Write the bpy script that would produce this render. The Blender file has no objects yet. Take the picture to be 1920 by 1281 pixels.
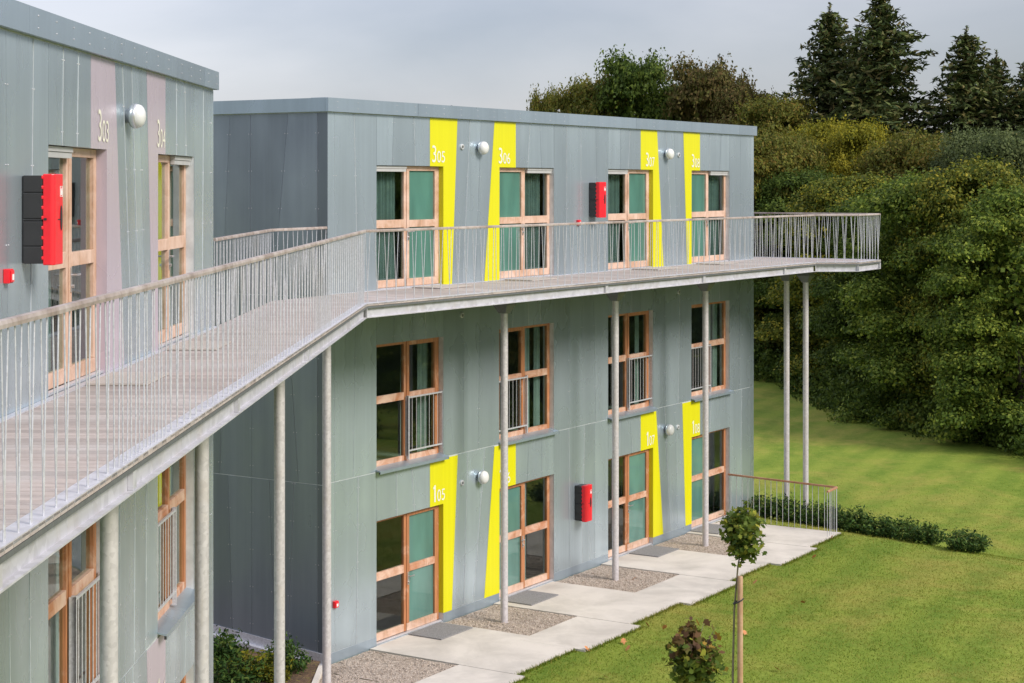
import bpy, math, random
import numpy as np
from mathutils import Vector, Matrix
rad = math.radians
SC = bpy.context.scene
COL = SC.collection

# ------------------------------------------------------------------ camera
EYE = 7.78
cam_d = bpy.data.cameras.new('camera')
cam = bpy.data.objects.new('camera', cam_d)
COL.objects.link(cam)
cam.location = (0, 0, EYE)
cam.rotation_euler = (rad(90), 0, 0)
cam_d.sensor_width = 36.0
cam_d.lens = 3350 / 1920 * 36.0
cam_d.shift_y = -292.5 / 1920
cam_d.clip_start = 0.1
cam_d.clip_end = 3000
SC.camera = cam

# ------------------------------------------------------------------ light
SUN_DIR = Vector((0.78, -0.50, 0.70)).normalized()       # towards the sun
sun_el = math.asin(SUN_DIR.z)
sun_rot = math.atan2(SUN_DIR.x, SUN_DIR.y)
W = bpy.data.worlds.new('World')
SC.world = W
W.use_nodes = True
nt = W.node_tree
nt.nodes.clear()
out = nt.nodes.new('ShaderNodeOutputWorld')
sky = nt.nodes.new('ShaderNodeTexSky')
sky.sky_type = 'NISHITA'
sky.sun_disc = False
sky.sun_elevation = sun_el
sky.sun_rotation = sun_rot
bg1 = nt.nodes.new('ShaderNodeBackground')
bg1.inputs[1].default_value = 0.05
nt.links.new(sky.outputs[0], bg1.inputs[0])
tc = nt.nodes.new('ShaderNodeTexCoord')
mp = nt.nodes.new('ShaderNodeMapping')
mp.inputs['Scale'].default_value = (1.0, 1.0, 3.2)
mp.inputs['Location'].default_value = (0.35, 0.1, 0.2)
nt.links.new(tc.outputs['Generated'], mp.inputs[0])
no = nt.nodes.new('ShaderNodeTexNoise')
no.inputs['Scale'].default_value = 3.0
no.inputs['Detail'].default_value = 7
no.inputs['Roughness'].default_value = 0.48
no.inputs['Distortion'].default_value = 0.35
nt.links.new(mp.outputs[0], no.inputs[0])
rp = nt.nodes.new('ShaderNodeValToRGB')
rp.color_ramp.elements[0].position = 0.36
rp.color_ramp.elements[0].color = (0.36, 0.37, 0.47, 1)
rp.color_ramp.elements[1].position = 0.66
rp.color_ramp.elements[1].color = (0.62, 0.60, 0.68, 1)
nt.links.new(no.outputs[0], rp.inputs[0])
sp = nt.nodes.new('ShaderNodeSeparateXYZ')
nt.links.new(tc.outputs['Generated'], sp.inputs[0])
mr = nt.nodes.new('ShaderNodeMapRange')          # an overcast sky is brighter towards the zenith
mr.inputs[1].default_value = 0.12
mr.inputs[2].default_value = 0.8
mr.inputs[3].default_value = 0.90
mr.inputs[4].default_value = 2.2
nt.links.new(sp.outputs[2], mr.inputs[0])
mx = nt.nodes.new('ShaderNodeMapRange')          # brighter cloud to the left, darker bank to the right
mx.inputs[1].default_value = -0.35
mx.inputs[2].default_value = 0.35
mx.inputs[3].default_value = 1.08
mx.inputs[4].default_value = 0.60
nt.links.new(sp.outputs[0], mx.inputs[0])
mm = nt.nodes.new('ShaderNodeMath')
mm.operation = 'MULTIPLY'
nt.links.new(mr.outputs[0], mm.inputs[0])
nt.links.new(mx.outputs[0], mm.inputs[1])
bg2 = nt.nodes.new('ShaderNodeBackground')
nt.links.new(rp.outputs[0], bg2.inputs[0])
nt.links.new(mm.outputs[0], bg2.inputs[1])
ad = nt.nodes.new('ShaderNodeAddShader')
nt.links.new(bg1.outputs[0], ad.inputs[0])
nt.links.new(bg2.outputs[0], ad.inputs[1])
nt.links.new(ad.outputs[0], out.inputs[0])

sd = bpy.data.lights.new('sun', 'SUN')
sd.energy = 4.2
sd.angle = rad(22)
sd.color = (1.0, 0.93, 0.84)
so = bpy.data.objects.new('sun', sd)
COL.objects.link(so)
so.rotation_euler = (-SUN_DIR).to_track_quat('-Z', 'Y').to_euler()
so.location = (30, -20, 40)

SC.view_settings.view_transform = 'Standard'
SC.view_settings.look = 'None'
SC.view_settings.exposure = 0.0
SC.view_settings.gamma = 1.0
SC.cycles.max_bounces = 8
SC.cycles.transparent_max_bounces = 12
SC.cycles.sample_clamp_indirect = 6.0

# ------------------------------------------------------------------ helpers
def tag(o, label=None, cat=None, group=None, kind=None):
    if label: o['label'] = label
    if cat: o['category'] = cat
    if group: o['group'] = group
    if kind: o['kind'] = kind
    return o

def empty(name, loc=(0, 0, 0), rz=0.0):
    o = bpy.data.objects.new(name, None)
    o.empty_display_size = 0.2
    COL.objects.link(o)
    o.location = loc
    o.rotation_euler = (0, 0, rz)
    return o

class MB:
    """collects shapes and links them as one mesh object"""
    def __init__(s):
        s.v = []; s.f = []; s.c = []; s.mi = []; s.smooth = []
    def poly(s, pts, tone=1.0, mi=0):
        b = len(s.v)
        s.v += [tuple(p) for p in pts]
        s.f.append(tuple(range(b, b + len(pts)))); s.c.append(tone); s.mi.append(mi); s.smooth.append(False)
    def faces(s, verts, faces, tone=1.0, mi=0, smooth=False):
        b = len(s.v)
        s.v += [tuple(p) for p in verts]
        for f in faces:
            s.f.append(tuple(b + i for i in f)); s.c.append(tone); s.mi.append(mi); s.smooth.append(smooth)
    def box(s, x0, x1, y0, y1, z0, z1, tone=1.0, mi=0):
        vs = [(x0, y0, z0), (x1, y0, z0), (x1, y1, z0), (x0, y1, z0), (x0, y0, z1), (x1, y0, z1), (x1, y1, z1), (x0, y1, z1)]
        s.faces(vs, [(0, 3, 2, 1), (4, 5, 6, 7), (0, 1, 5, 4), (1, 2, 6, 5), (2, 3, 7, 6), (3, 0, 4, 7)], tone, mi)
    def prism(s, loop, vec, tone=1.0, mi=0):
        """closed loop of points extruded along vec"""
        n = len(loop)
        a = [Vector(p) for p in loop]; v = Vector(vec)
        vs = a + [p + v for p in a]
        fs = [tuple(range(n - 1, -1, -1)), tuple(range(n, 2 * n))]
        for i in range(n):
            j = (i + 1) % n
            fs.append((i, j, n + j, n + i))
        s.faces(vs, fs, tone, mi)
    def tube(s, p, q, r0, r1=None, n=8, tone=1.0, mi=0, cap=True):
        r1 = r0 if r1 is None else r1
        p = Vector(p); q = Vector(q); d = (q - p)
        if d.length < 1e-6: return
        d.normalize()
        a = d.orthogonal().normalized(); b = d.cross(a)
        vs = []
        for c, r in ((p, r0), (q, r1)):
            for i in range(n):
                t = 2 * math.pi * i / n
                vs.append(c + a * (r * math.cos(t)) + b * (r * math.sin(t)))
        s.faces(vs, [(i, (i + 1) % n, n + (i + 1) % n, n + i) for i in range(n)], tone, mi, True)
        if cap:
            s.faces(vs[:n], [tuple(range(n - 1, -1, -1))], tone, mi)
            s.faces(vs[n:], [tuple(range(n))], tone, mi)
    def lathe(s, prof, n=20, axis='z', origin=(0, 0, 0), tone=1.0, mi=0, smooth=True):
        """prof = [(radius, height)] about the axis"""
        vs = []; fs = []
        m = len(prof)
        for (r, h) in prof:
            for i in range(n):
                t = 2 * math.pi * i / n
                if axis == 'z': p = (r * math.cos(t), r * math.sin(t), h)
                else: p = (r * math.cos(t), -h, r * math.sin(t))      # axis -y: out of a wall
                vs.append((p[0] + origin[0], p[1] + origin[1], p[2] + origin[2]))
        for k in range(m - 1):
            for i in range(n):
                j = (i + 1) % n
                fs.append((k * n + i, k * n + j, (k + 1) * n + j, (k + 1) * n + i))
        s.faces(vs, fs, tone, mi, smooth)
    def build(s, name, mats, parent=None, bevel=0, local=True):
        me = bpy.data.meshes.new(name)
        me.from_pydata(s.v, [], s.f)
        if not isinstance(mats, (list, tuple)): mats = [mats]
        for m in mats: me.materials.append(m)
        me.polygons.foreach_set('material_index', s.mi)
        me.polygons.foreach_set('use_smooth', s.smooth)
        if True:
            at = me.attributes.new('tone', 'FLOAT', 'FACE')
            at.data.foreach_set('value', s.c)
        me.update()
        o = bpy.data.objects.new(name, me)
        COL.objects.link(o)
        if parent: o.parent = parent
        if bevel:
            b = o.modifiers.new('bevel', 'BEVEL'); b.width = bevel; b.segments = 2; b.limit_method = 'ANGLE'
        return o

def clip(poly, a, b, c):
    """keep the part of a 2-D polygon where a*x+b*y+c >= 0"""
    o = []
    for i in range(len(poly)):
        p = poly[i]; q = poly[(i + 1) % len(poly)]
        dp = a * p[0] + b * p[1] + c; dq = a * q[0] + b * q[1] + c
        if dp >= 0: o.append(p)
        if (dp >= 0) != (dq >= 0):
            t = dp / (dp - dq)
            o.append((p[0] + (q[0] - p[0]) * t, p[1] + (q[1] - p[1]) * t))
    return o

def copy_tree(o, parent=None):
    kids = list(o.children)
    c = o.copy(); COL.objects.link(c)
    if parent: c.parent = parent
    for k in kids: copy_tree(k, c)
    return c

# ------------------------------------------------------------------ materials
def mat(name):
    m = bpy.data.materials.new(name)
    m.use_nodes = True
    n = m.node_tree.nodes
    return m, m.node_tree, n['Principled BSDF'], n['Material Output']

def N(t, kind, **kw):
    n = t.nodes.new(kind)
    for k, v in kw.items():
        if k in n.inputs.keys(): n.inputs[k].default_value = v
        else: setattr(n, k, v)
    return n

def noise(t, scale, detail=4, rough=0.55, stretch=None, coord='Object', dist=0.0):
    tc = N(t, 'ShaderNodeTexCoord')
    mp = N(t, 'ShaderNodeMapping')
    if stretch: mp.inputs['Scale'].default_value = stretch
    t.links.new(tc.outputs[coord], mp.inputs[0])
    n = N(t, 'ShaderNodeTexNoise', Scale=scale, Detail=detail, Roughness=rough, Distortion=dist)
    t.links.new(mp.outputs[0], n.inputs['Vector'])
    return n.outputs[0]

def ramp(t, src, stops):
    r = N(t, 'ShaderNodeValToRGB')
    e = r.color_ramp.elements
    while len(e) < len(stops): e.new(0.5)
    for el, (p, c) in zip(e, stops):
        el.position = p
        el.color = (c[0], c[1], c[2], 1) if isinstance(c, (tuple, list)) else (c, c, c, 1)
    t.links.new(src, r.inputs[0])
    return r.outputs[0]

def mixc(t, a, b, fac, mode='MIX'):
    m = N(t, 'ShaderNodeMix', data_type='RGBA', blend_type=mode)
    for i, v in ((0, fac), (6, a), (7, b)):
        if hasattr(v, 'links'): t.links.new(v, m.inputs[i])
        elif isinstance(v, (tuple, list)): m.inputs[i].default_value = (*v[:3], 1)
        else: m.inputs[i].default_value = v
    return m.outputs[2]

def bump(t, p, src, strength, dist=0.01):
    b = N(t, 'ShaderNodeBump', Strength=strength, Distance=dist)
    t.links.new(src, b.inputs['Height'])
    t.links.new(b.outputs[0], p.inputs['Normal'])
    return b

def maprange(t, src, a, b, c, d):
    m = N(t, 'ShaderNodeMapRange')
    for i, v in enumerate((a, b, c, d)): m.inputs[i + 1].default_value = v
    t.links.new(src, m.inputs[0])
    return m.outputs[0]

def plain(name, col, rough=0.6, metal=0.0, var=0.12, scale=6, bmp=0.0):
    m, t, p, o = mat(name)
    n = noise(t, scale, 5)
    c = mixc(t, col, tuple(x * (1 - var * 2) for x in col), ramp(t, n, [(0.35, 0.0), (0.7, 1.0)]))
    t.links.new(c, p.inputs['Base Color'])
    p.inputs['Roughness'].default_value = rough
    p.inputs['Metallic'].default_value = metal
    if bmp: bump(t, p, noise(t, scale * 8, 3), bmp)
    return m

def sheet_metal(name, col, metal, rough, streak=0.22):  # streak: broad upright reflections painted into the base colour, lighter and darker
    m, t, p, o = mat(name)
    at = N(t, 'ShaderNodeAttribute', attribute_name='tone')
    st = noise(t, 1.0, 3, 0.5, (3.2, 3.2, 0.22))
    st2 = noise(t, 1.0, 3, 0.5, (16, 16, 0.25))
    bl = noise(t, 1.1, 3, 0.5, (1, 1, 0.6))
    c1 = mixc(t, col, tuple(min(1, x * (1 + streak)) for x in col), ramp(t, st, [(0.28, 0.0), (0.74, 1.0)]))
    c2 = mixc(t, c1, tuple(x * (1 - streak * 0.8) for x in col), ramp(t, bl, [(0.32, 0.0), (0.8, 0.8)]))
    c3 = mixc(t, c2, tuple(min(1, x * 1.12) for x in col), ramp(t, st2, [(0.45, 0.0), (0.8, 0.6)]))
    c4 = mixc(t, c3, (0, 0, 0), 1.0, 'MULTIPLY')
    t.links.new(at.outputs['Fac'], c4.node.inputs[7])
    t.links.new(c4, p.inputs['Base Color'])
    p.inputs['Metallic'].default_value = metal
    r = ramp(t, bl, [(0.3, rough - 0.06), (0.7, rough + 0.08)])
    t.links.new(r, p.inputs['Roughness'])
    bump(t, p, noise(t, 0.9, 1, 0.3, (1, 1, 0.6)), 0.2, 0.02)
    return m

ZINC = sheet_metal('zinc_sheet', (0.425, 0.505, 0.56), 0.58, 0.26, 0.22)
ZINC_SHADED = sheet_metal('zinc_shaded_sheet', (0.215, 0.25, 0.295), 0.5, 0.33, 0.26)  # same zinc as the fronts, with the gable's shade put into its colour
PARAPET = sheet_metal('parapet_sheet', (0.34, 0.415, 0.485), 0.55, 0.30, 0.14)
BACK = plain('galvanised_backing', (0.66, 0.70, 0.73), 0.45, 0.3)
YEL = sheet_metal('yellow_sheet', (0.60, 0.575, 0.004), 0.0, 0.42, 0.04)
PINK = sheet_metal('pink_sheet', (0.47, 0.405, 0.47), 0.15, 0.26, 0.06)
WHITE = plain('white_paint', (0.78, 0.79, 0.77), 0.6, 0, 0.03)

def wood(name, base, pale, lo, hi, stretch=(14, 14, 0.8)):
    """stained timber with grain; bleached in patches"""
    m, t, p, o = mat(name)
    g = noise(t, 3.0, 6, 0.65, stretch)
    b = noise(t, 2.3, 5, 0.7, (1, 1, 1), dist=0.8)
    c = mixc(t, base, tuple(x * 0.62 for x in base), ramp(t, g, [(0.4, 0.0), (0.7, 1.0)]))
    c2 = mixc(t, c, pale, ramp(t, b, [(lo, 0.0), (hi, 1.0)]))
    t.links.new(c2, p.inputs['Base Color'])
    p.inputs['Roughness'].default_value = 0.55
    bump(t, p, g, 0.15, 0.003)
    return m
W_PALE = wood('pale_bleached_timber', (0.54, 0.33, 0.22), (0.64, 0.46, 0.37), 0.38, 0.64)
W_ORANGE = wood('orange_stained_timber', (0.45, 0.185, 0.08), (0.58, 0.36, 0.25), 0.54, 0.72)
W_RAIL = wood('orange_rail_timber', (0.47, 0.20, 0.10), (0.62, 0.43, 0.33), 0.38, 0.62, (0.8, 14, 14))
W_HAND = wood('grey_handrail_timber', (0.31, 0.25, 0.22), (0.42, 0.37, 0.345), 0.4, 0.62, (6, 6, 6))
W_HAND2 = wood('brown_handrail_timber', (0.42, 0.20, 0.11), (0.5, 0.3, 0.2), 0.45, 0.7, (6, 6, 6))
STAKE = wood('stake_timber', (0.46, 0.27, 0.15), (0.54, 0.38, 0.26), 0.45, 0.75)

def galv(name, col=(0.56, 0.585, 0.60), metal=0.35, rough=0.42, sc=45):
    m, t, p, o = mat(name)
    v = N(t, 'ShaderNodeTexVoronoi', Scale=sc)
    tc = N(t, 'ShaderNodeTexCoord'); t.links.new(tc.outputs['Object'], v.inputs['Vector'])
    n = noise(t, 2.2, 6, 0.65, (1, 1, 0.5), dist=0.7)
    c = mixc(t, col, tuple(x * 0.80 for x in col), ramp(t, v.outputs['Color'], [(0.2, 0.0), (0.9, 1.0)]))
    c2 = mixc(t, c, (col[0] * 0.85, col[1] * 0.80, col[2] * 0.72), ramp(t, n, [(0.52, 0.0), (0.72, 0.8)]))
    t.links.new(c2, p.inputs['Base Color'])
    p.inputs['Metallic'].default_value = metal
    p.inputs['Roughness'].default_value = rough
    return m
GALV = galv('galvanised_steel', (0.62, 0.63, 0.68), 0.35)
GALV_P = galv('galvanised_post', (0.63, 0.60, 0.62), 0.3, 0.45, 28)
GALV_B = galv('galvanised_beam', (0.57, 0.57, 0.61), 0.25, 0.48, 12)
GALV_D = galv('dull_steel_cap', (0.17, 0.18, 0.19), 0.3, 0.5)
STEEL = plain('brushed_steel', (0.62, 0.62, 0.62), 0.3, 0.85, 0.05)
LAMPMET = plain('lamp_metal', (0.66, 0.68, 0.70), 0.28, 0.75, 0.04)
OPAL = plain('opal_glass', (0.66, 0.67, 0.67), 0.22, 0, 0.02)
BLACK = plain('black_plastic', (0.028, 0.028, 0.030), 0.45, 0, 0.1)
RED = plain('red_plastic', (0.80, 0.018, 0.03), 0.33, 0, 0.05)
NUMW = plain('numeral_white', (0.72, 0.71, 0.60), 0.6, 0, 0.05)
VENTM = plain('vent_grey', (0.52, 0.54, 0.55), 0.5)
BLIND = plain('grey_white_aluminium', (0.46, 0.46, 0.46), 0.5, 0.1, 0.05)
DARK = plain('dark_gap', (0.03, 0.03, 0.03), 0.8)
MATT = plain('grey_mat', (0.30, 0.295, 0.30), 0.95, 0, 0.25, 60, 0.6)
MATD = plain('coir_mat', (0.50, 0.45, 0.41), 0.95, 0, 0.1, 60, 0.2)
ROOM = plain('room_wall', (0.30, 0.30, 0.28), 0.9)
CURT = plain('curtain_cloth', (0.34, 0.37, 0.36), 0.9, 0, 0.15, 3)
CURT2 = plain('pale_curtain_cloth', (0.42, 0.46, 0.46), 0.9, 0, 0.15, 3)
CURTD = plain('dark_curtain_cloth', (0.17, 0.215, 0.215), 0.9, 0, 0.15, 3)
ROOFM = plain('roof_felt', (0.16, 0.16, 0.16), 0.9, 0, 0.2, 3)

def glass(name, tint, refl):
    m, t, p, o = mat(name)
    t.nodes.remove(p)
    tr = N(t, 'ShaderNodeBsdfTransparent'); tr.inputs[0].default_value = (*tint, 1)
    gl = N(t, 'ShaderNodeBsdfGlossy', Roughness=0.015); gl.inputs[0].default_value = (0.93, 0.97, 0.95, 1)
    fr = N(t, 'ShaderNodeFresnel', IOR=refl)
    b = N(t, 'ShaderNodeBump', Strength=0.08, Distance=0.02)
    t.links.new(noise(t, 0.9, 1, 0.4), b.inputs['Height'])
    t.links.new(b.outputs[0], gl.inputs['Normal'])
    mx = N(t, 'ShaderNodeMixShader')
    ge = N(t, 'ShaderNodeNewGeometry')                    # the inner face of the pane adds no second reflection
    inv = maprange(t, ge.outputs['Backfacing'], 0, 1, 1, 0)
    mu = N(t, 'ShaderNodeMath', operation='MULTIPLY')
    t.links.new(fr.outputs[0], mu.inputs[0]); t.links.new(inv, mu.inputs[1])
    t.links.new(mu.outputs[0], mx.inputs[0]); t.links.new(tr.outputs[0], mx.inputs[1]); t.links.new(gl.outputs[0], mx.inputs[2])
    t.links.new(mx.outputs[0], o.inputs[0])
    return m
GLASS = glass('window_glass', (0.80, 0.88, 0.85), 1.95)
GLASS_L = glass('window_glass_near', (0.84, 0.92, 0.90), 1.9)

def teal(name, c):
    m, t, p, o = mat(name)
    n = noise(t, 1.4, 3, 0.5, (2, 2, 0.6))
    k = mixc(t, c, tuple(x * 0.72 for x in c), ramp(t, n, [(0.35, 0.0), (0.65, 1.0)]))
    t.links.new(k, p.inputs['Base Color'])
    p.inputs['Roughness'].default_value = 0.5
    p.inputs['Coat Weight'].default_value = 1.0
    p.inputs['Coat Roughness'].default_value = 0.03
    p.inputs['Coat IOR'].default_value = 1.65
    return m
TEAL = teal('green_obscured_glass', (0.075, 0.21, 0.165))
TEAL_G = teal('pale_green_obscured_glass', (0.09, 0.22, 0.19))

def leafmat(name, cols, trans=0.35):
    m, t, p, o = mat(name)
    t.nodes.remove(p)
    g = N(t, 'ShaderNodeNewGeometry')
    c = ramp(t, g.outputs['Random Per Island'], [(i / max(1, len(cols) - 1), k) for i, k in enumerate(cols)])
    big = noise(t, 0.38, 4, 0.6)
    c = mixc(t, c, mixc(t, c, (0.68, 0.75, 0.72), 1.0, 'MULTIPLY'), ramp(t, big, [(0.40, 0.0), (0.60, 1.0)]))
    d = N(t, 'ShaderNodeBsdfPrincipled', Roughness=0.55)
    d.inputs['Specular IOR Level'].default_value = 0.12
    tr = N(t, 'ShaderNodeBsdfTranslucent')
    t.links.new(c, d.inputs['Base Color']); t.links.new(c, tr.inputs[0])
    mx = N(t, 'ShaderNodeMixShader'); mx.inputs[0].default_value = trans
    t.links.new(d.outputs[0], mx.inputs[1]); t.links.new(tr.outputs[0], mx.inputs[2])
    t.links.new(mx.outputs[0], o.inputs[0])
    return m
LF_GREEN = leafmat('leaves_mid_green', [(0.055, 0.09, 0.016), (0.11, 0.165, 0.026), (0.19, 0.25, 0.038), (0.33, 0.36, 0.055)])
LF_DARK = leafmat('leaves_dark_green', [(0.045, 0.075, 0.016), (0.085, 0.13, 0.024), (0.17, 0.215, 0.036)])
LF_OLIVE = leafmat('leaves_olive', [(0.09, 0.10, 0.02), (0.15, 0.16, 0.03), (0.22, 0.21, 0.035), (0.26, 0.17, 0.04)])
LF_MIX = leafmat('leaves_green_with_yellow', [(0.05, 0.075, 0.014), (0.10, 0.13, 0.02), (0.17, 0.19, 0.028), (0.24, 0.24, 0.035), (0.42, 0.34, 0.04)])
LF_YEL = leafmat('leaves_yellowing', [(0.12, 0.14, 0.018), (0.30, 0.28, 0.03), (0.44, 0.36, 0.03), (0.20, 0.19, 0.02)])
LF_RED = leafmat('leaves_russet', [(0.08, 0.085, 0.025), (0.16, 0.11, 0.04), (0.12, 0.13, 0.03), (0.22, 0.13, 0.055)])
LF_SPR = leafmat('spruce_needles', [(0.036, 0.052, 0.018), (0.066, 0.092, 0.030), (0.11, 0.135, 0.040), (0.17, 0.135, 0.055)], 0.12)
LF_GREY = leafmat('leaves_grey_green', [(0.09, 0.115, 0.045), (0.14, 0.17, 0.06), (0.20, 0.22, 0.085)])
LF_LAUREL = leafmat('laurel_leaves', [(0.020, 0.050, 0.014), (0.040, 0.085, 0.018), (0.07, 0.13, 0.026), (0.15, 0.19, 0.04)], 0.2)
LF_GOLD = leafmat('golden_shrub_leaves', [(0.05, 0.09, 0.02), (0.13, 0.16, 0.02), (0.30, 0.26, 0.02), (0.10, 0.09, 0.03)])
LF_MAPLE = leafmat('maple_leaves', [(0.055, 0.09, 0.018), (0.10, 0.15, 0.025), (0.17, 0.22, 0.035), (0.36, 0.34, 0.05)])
LF_MAPLE2 = leafmat('russet_maple_leaves', [(0.11, 0.06, 0.04), (0.19, 0.10, 0.045), (0.14, 0.13, 0.035), (0.40, 0.24, 0.04)])
BARK = plain('bark', (0.09, 0.07, 0.055), 0.9, 0, 0.25, 8, 0.5)
BARK_Y = plain('young_bark', (0.22, 0.19, 0.13), 0.8, 0, 0.2, 12, 0.3)

# concrete
m, t, p, o = mat('path_concrete')
c = mixc(t, (0.62, 0.575, 0.52), (0.47, 0.435, 0.39), ramp(t, noise(t, 0.9, 7, 0.65, dist=0.4), [(0.4, 0.0), (0.65, 1.0)]))
c = mixc(t, c, (0.40, 0.375, 0.34), ramp(t, noise(t, 0.33, 5, 0.6), [(0.57, 0.0), (0.64, 0.6)]))
c = mixc(t, c, (0.34, 0.31, 0.28), ramp(t, noise(t, 60, 2, 0.5), [(0.62, 0.0), (0.8, 0.6)]))
t.links.new(c, p.inputs['Base Color']); p.inputs['Roughness'].default_value = 0.85
bump(t, p, noise(t, 40, 4), 0.25, 0.004)
CONC = m
# gravel
def gravelmat(name, a, b, c_):
    m, t, p, o = mat(name)
    tc = N(t, 'ShaderNodeTexCoord')
    v = N(t, 'ShaderNodeTexVoronoi', Scale=48.0); t.links.new(tc.outputs['Object'], v.inputs['Vector'])
    cc = ramp(t, v.outputs['Color'], [(0.15, a), (0.5, b), (0.85, c_)])
    cc = mixc(t, cc, (0.17, 0.14, 0.115), ramp(t, v.outputs['Distance'], [(0.45, 0.0), (0.9, 0.9)]))
    cc = mixc(t, cc, (0.20, 0.165, 0.13), ramp(t, noise(t, 1.2, 5), [(0.5, 0.0), (0.75, 0.5)]))
    t.links.new(cc, p.inputs['Base Color']); p.inputs['Roughness'].default_value = 0.85
    inv = maprange(t, v.outputs['Distance'], 0, 1, 1, 0)
    bump(t, p, inv, 0.9, 0.02)
    return m
GRAV = gravelmat('gravel', (0.34, 0.27, 0.21), (0.49, 0.40, 0.33), (0.64, 0.55, 0.47))
m, t, p, o = mat('bed_soil')
c = mixc(t, (0.14, 0.085, 0.045), (0.07, 0.045, 0.028), ramp(t, noise(t, 9, 6, 0.7), [(0.4, 0.0), (0.6, 1.0)]))
c = mixc(t, c, (0.20, 0.17, 0.03), ramp(t, noise(t, 14, 3, 0.6), [(0.60, 0.0), (0.68, 1.0)]))
t.links.new(c, p.inputs['Base Color']); p.inputs['Roughness'].default_value = 0.95
bump(t, p, noise(t, 20, 5), 0.9, 0.04)
SOIL = m
# lawn: mown in curved stripes, a little yellow and patchy
def lawnmat(name, k=1.0):
    m, t, p, o = mat(name)
    tc = N(t, 'ShaderNodeTexCoord')
    mp = N(t, 'ShaderNodeMapping'); mp.inputs['Rotation'].default_value = (0, 0, rad(26))
    t.links.new(tc.outputs['Object'], mp.inputs[0])
    wv = N(t, 'ShaderNodeTexWave', Scale=0.26, Distortion=1.6, Detail=1.5)
    wv.inputs['Detail Scale'].default_value = 0.35
    t.links.new(mp.outputs[0], wv.inputs['Vector'])
    a = tuple(x * k for x in (0.095, 0.155, 0.018)); b = tuple(x * k for x in (0.195, 0.235, 0.034))
    c = mixc(t, a, b, ramp(t, wv.outputs['Fac'], [(0.2, 0.28), (0.8, 0.66)]))
    c = mixc(t, c, tuple(x * k for x in (0.29, 0.235, 0.06)), ramp(t, noise(t, 0.35, 6, 0.7, dist=0.5), [(0.46, 0.0), (0.70, 0.75)]))
    c = mixc(t, c, tuple(x * k for x in (0.07, 0.13, 0.012)), ramp(t, noise(t, 0.8, 6, 0.65, (1, 0.6, 1)), [(0.50, 0.0), (0.70, 0.7)]))
    c = mixc(t, c, tuple(x * k for x in (0.05, 0.085, 0.010)), ramp(t, noise(t, 22, 4, 0.7), [(0.50, 0.0), (0.75, 0.75)]))
    c = mixc(t, c, tuple(x * k for x in (0.26, 0.29, 0.06)), ramp(t, noise(t, 5, 6, 0.8), [(0.52, 0.0), (0.72, 0.55)]))
    t.links.new(c, p.inputs['Base Color']); p.inputs['Roughness'].default_value = 0.9
    p.inputs['Specular IOR Level'].default_value = 0.15
    bump(t, p, noise(t, 28, 5, 0.7), 0.7, 0.05)
    return m
LAWN = lawnmat('lawn_grass', 1.3)
m, t, p, o = mat('grass_blades')
t.nodes.remove(p)
g = N(t, 'ShaderNodeNewGeometry')
c = ramp(t, g.outputs['Random Per Island'], [(0, (0.08, 0.135, 0.014)), (0.5, (0.135, 0.195, 0.024)), (0.85, (0.23, 0.26, 0.04)), (1.0, (0.34, 0.28, 0.08))])
c = mixc(t, c, (0.29, 0.235, 0.06), ramp(t, noise(t, 0.35, 6, 0.7, dist=0.5), [(0.46, 0.0), (0.70, 0.7)]))
d = N(t, 'ShaderNodeBsdfDiffuse'); tr = N(t, 'ShaderNodeBsdfTranslucent'); mx = N(t, 'ShaderNodeMixShader'); mx.inputs[0].default_value = 0.35
t.links.new(c, d.inputs[0]); t.links.new(c, tr.inputs[0]); t.links.new(d.outputs[0], mx.inputs[1]); t.links.new(tr.outputs[0], mx.inputs[2]); t.links.new(mx.outputs[0], o.inputs[0])
BLADES = m
# deck boards
m, t, p, o = mat('deck_boards')
at = N(t, 'ShaderNodeAttribute', attribute_name='tone')
c = mixc(t, (0.43, 0.37, 0.34), (0.32, 0.27, 0.245), ramp(t, noise(t, 1.5, 6, 0.7, (1.5, 12, 1)), [(0.35, 0.0), (0.7, 1.0)]))
c = mixc(t, c, (0.45, 0.425, 0.41), ramp(t, noise(t, 0.9, 5, 0.6), [(0.45, 0.0), (0.7, 0.7)]))
c = mixc(t, c, (0, 0, 0), 1.0, 'MULTIPLY'); t.links.new(at.outputs['Fac'], c.node.inputs[7])
t.links.new(c, p.inputs['Base Color']); p.inputs['Roughness'].default_value = 0.75
DECK = m

# ------------------------------------------------------------------ terrain, path, beds
C0 = Vector((-3.0, 29.06, 0)); U = Vector((0.5312, 0.8472, 0)); NN = Vector((0.8472, -0.5312, 0))
ANG_M = math.atan2(U.y, U.x)
def P(s, d, z=0.0):
    """point s metres along the main front, d metres out from it"""
    return C0 + U * s + NN * d + Vector((0, 0, z))
def sd_of(X, Y):
    v = Vector((X - C0.x, Y - C0.y, 0)); return v.dot(U), v.dot(NN)

def sm(x): x = max(0.0, min(1.0, x)); return x * x * (3 - 2 * x)
def ground_z(X, Y):
    z = -0.035
    c = (X - 7.3) * 0.711 + (Y - 40.1) * 0.703
    k = sm(c / 3.2)
    z -= 0.62 * k
    z += 0.30 * sm((c - 6) / 24)
    z += 0.05 * math.sin(X * 0.33 + 1.0) * math.sin(Y * 0.21) * sm(c / 6)
    return z

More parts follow.
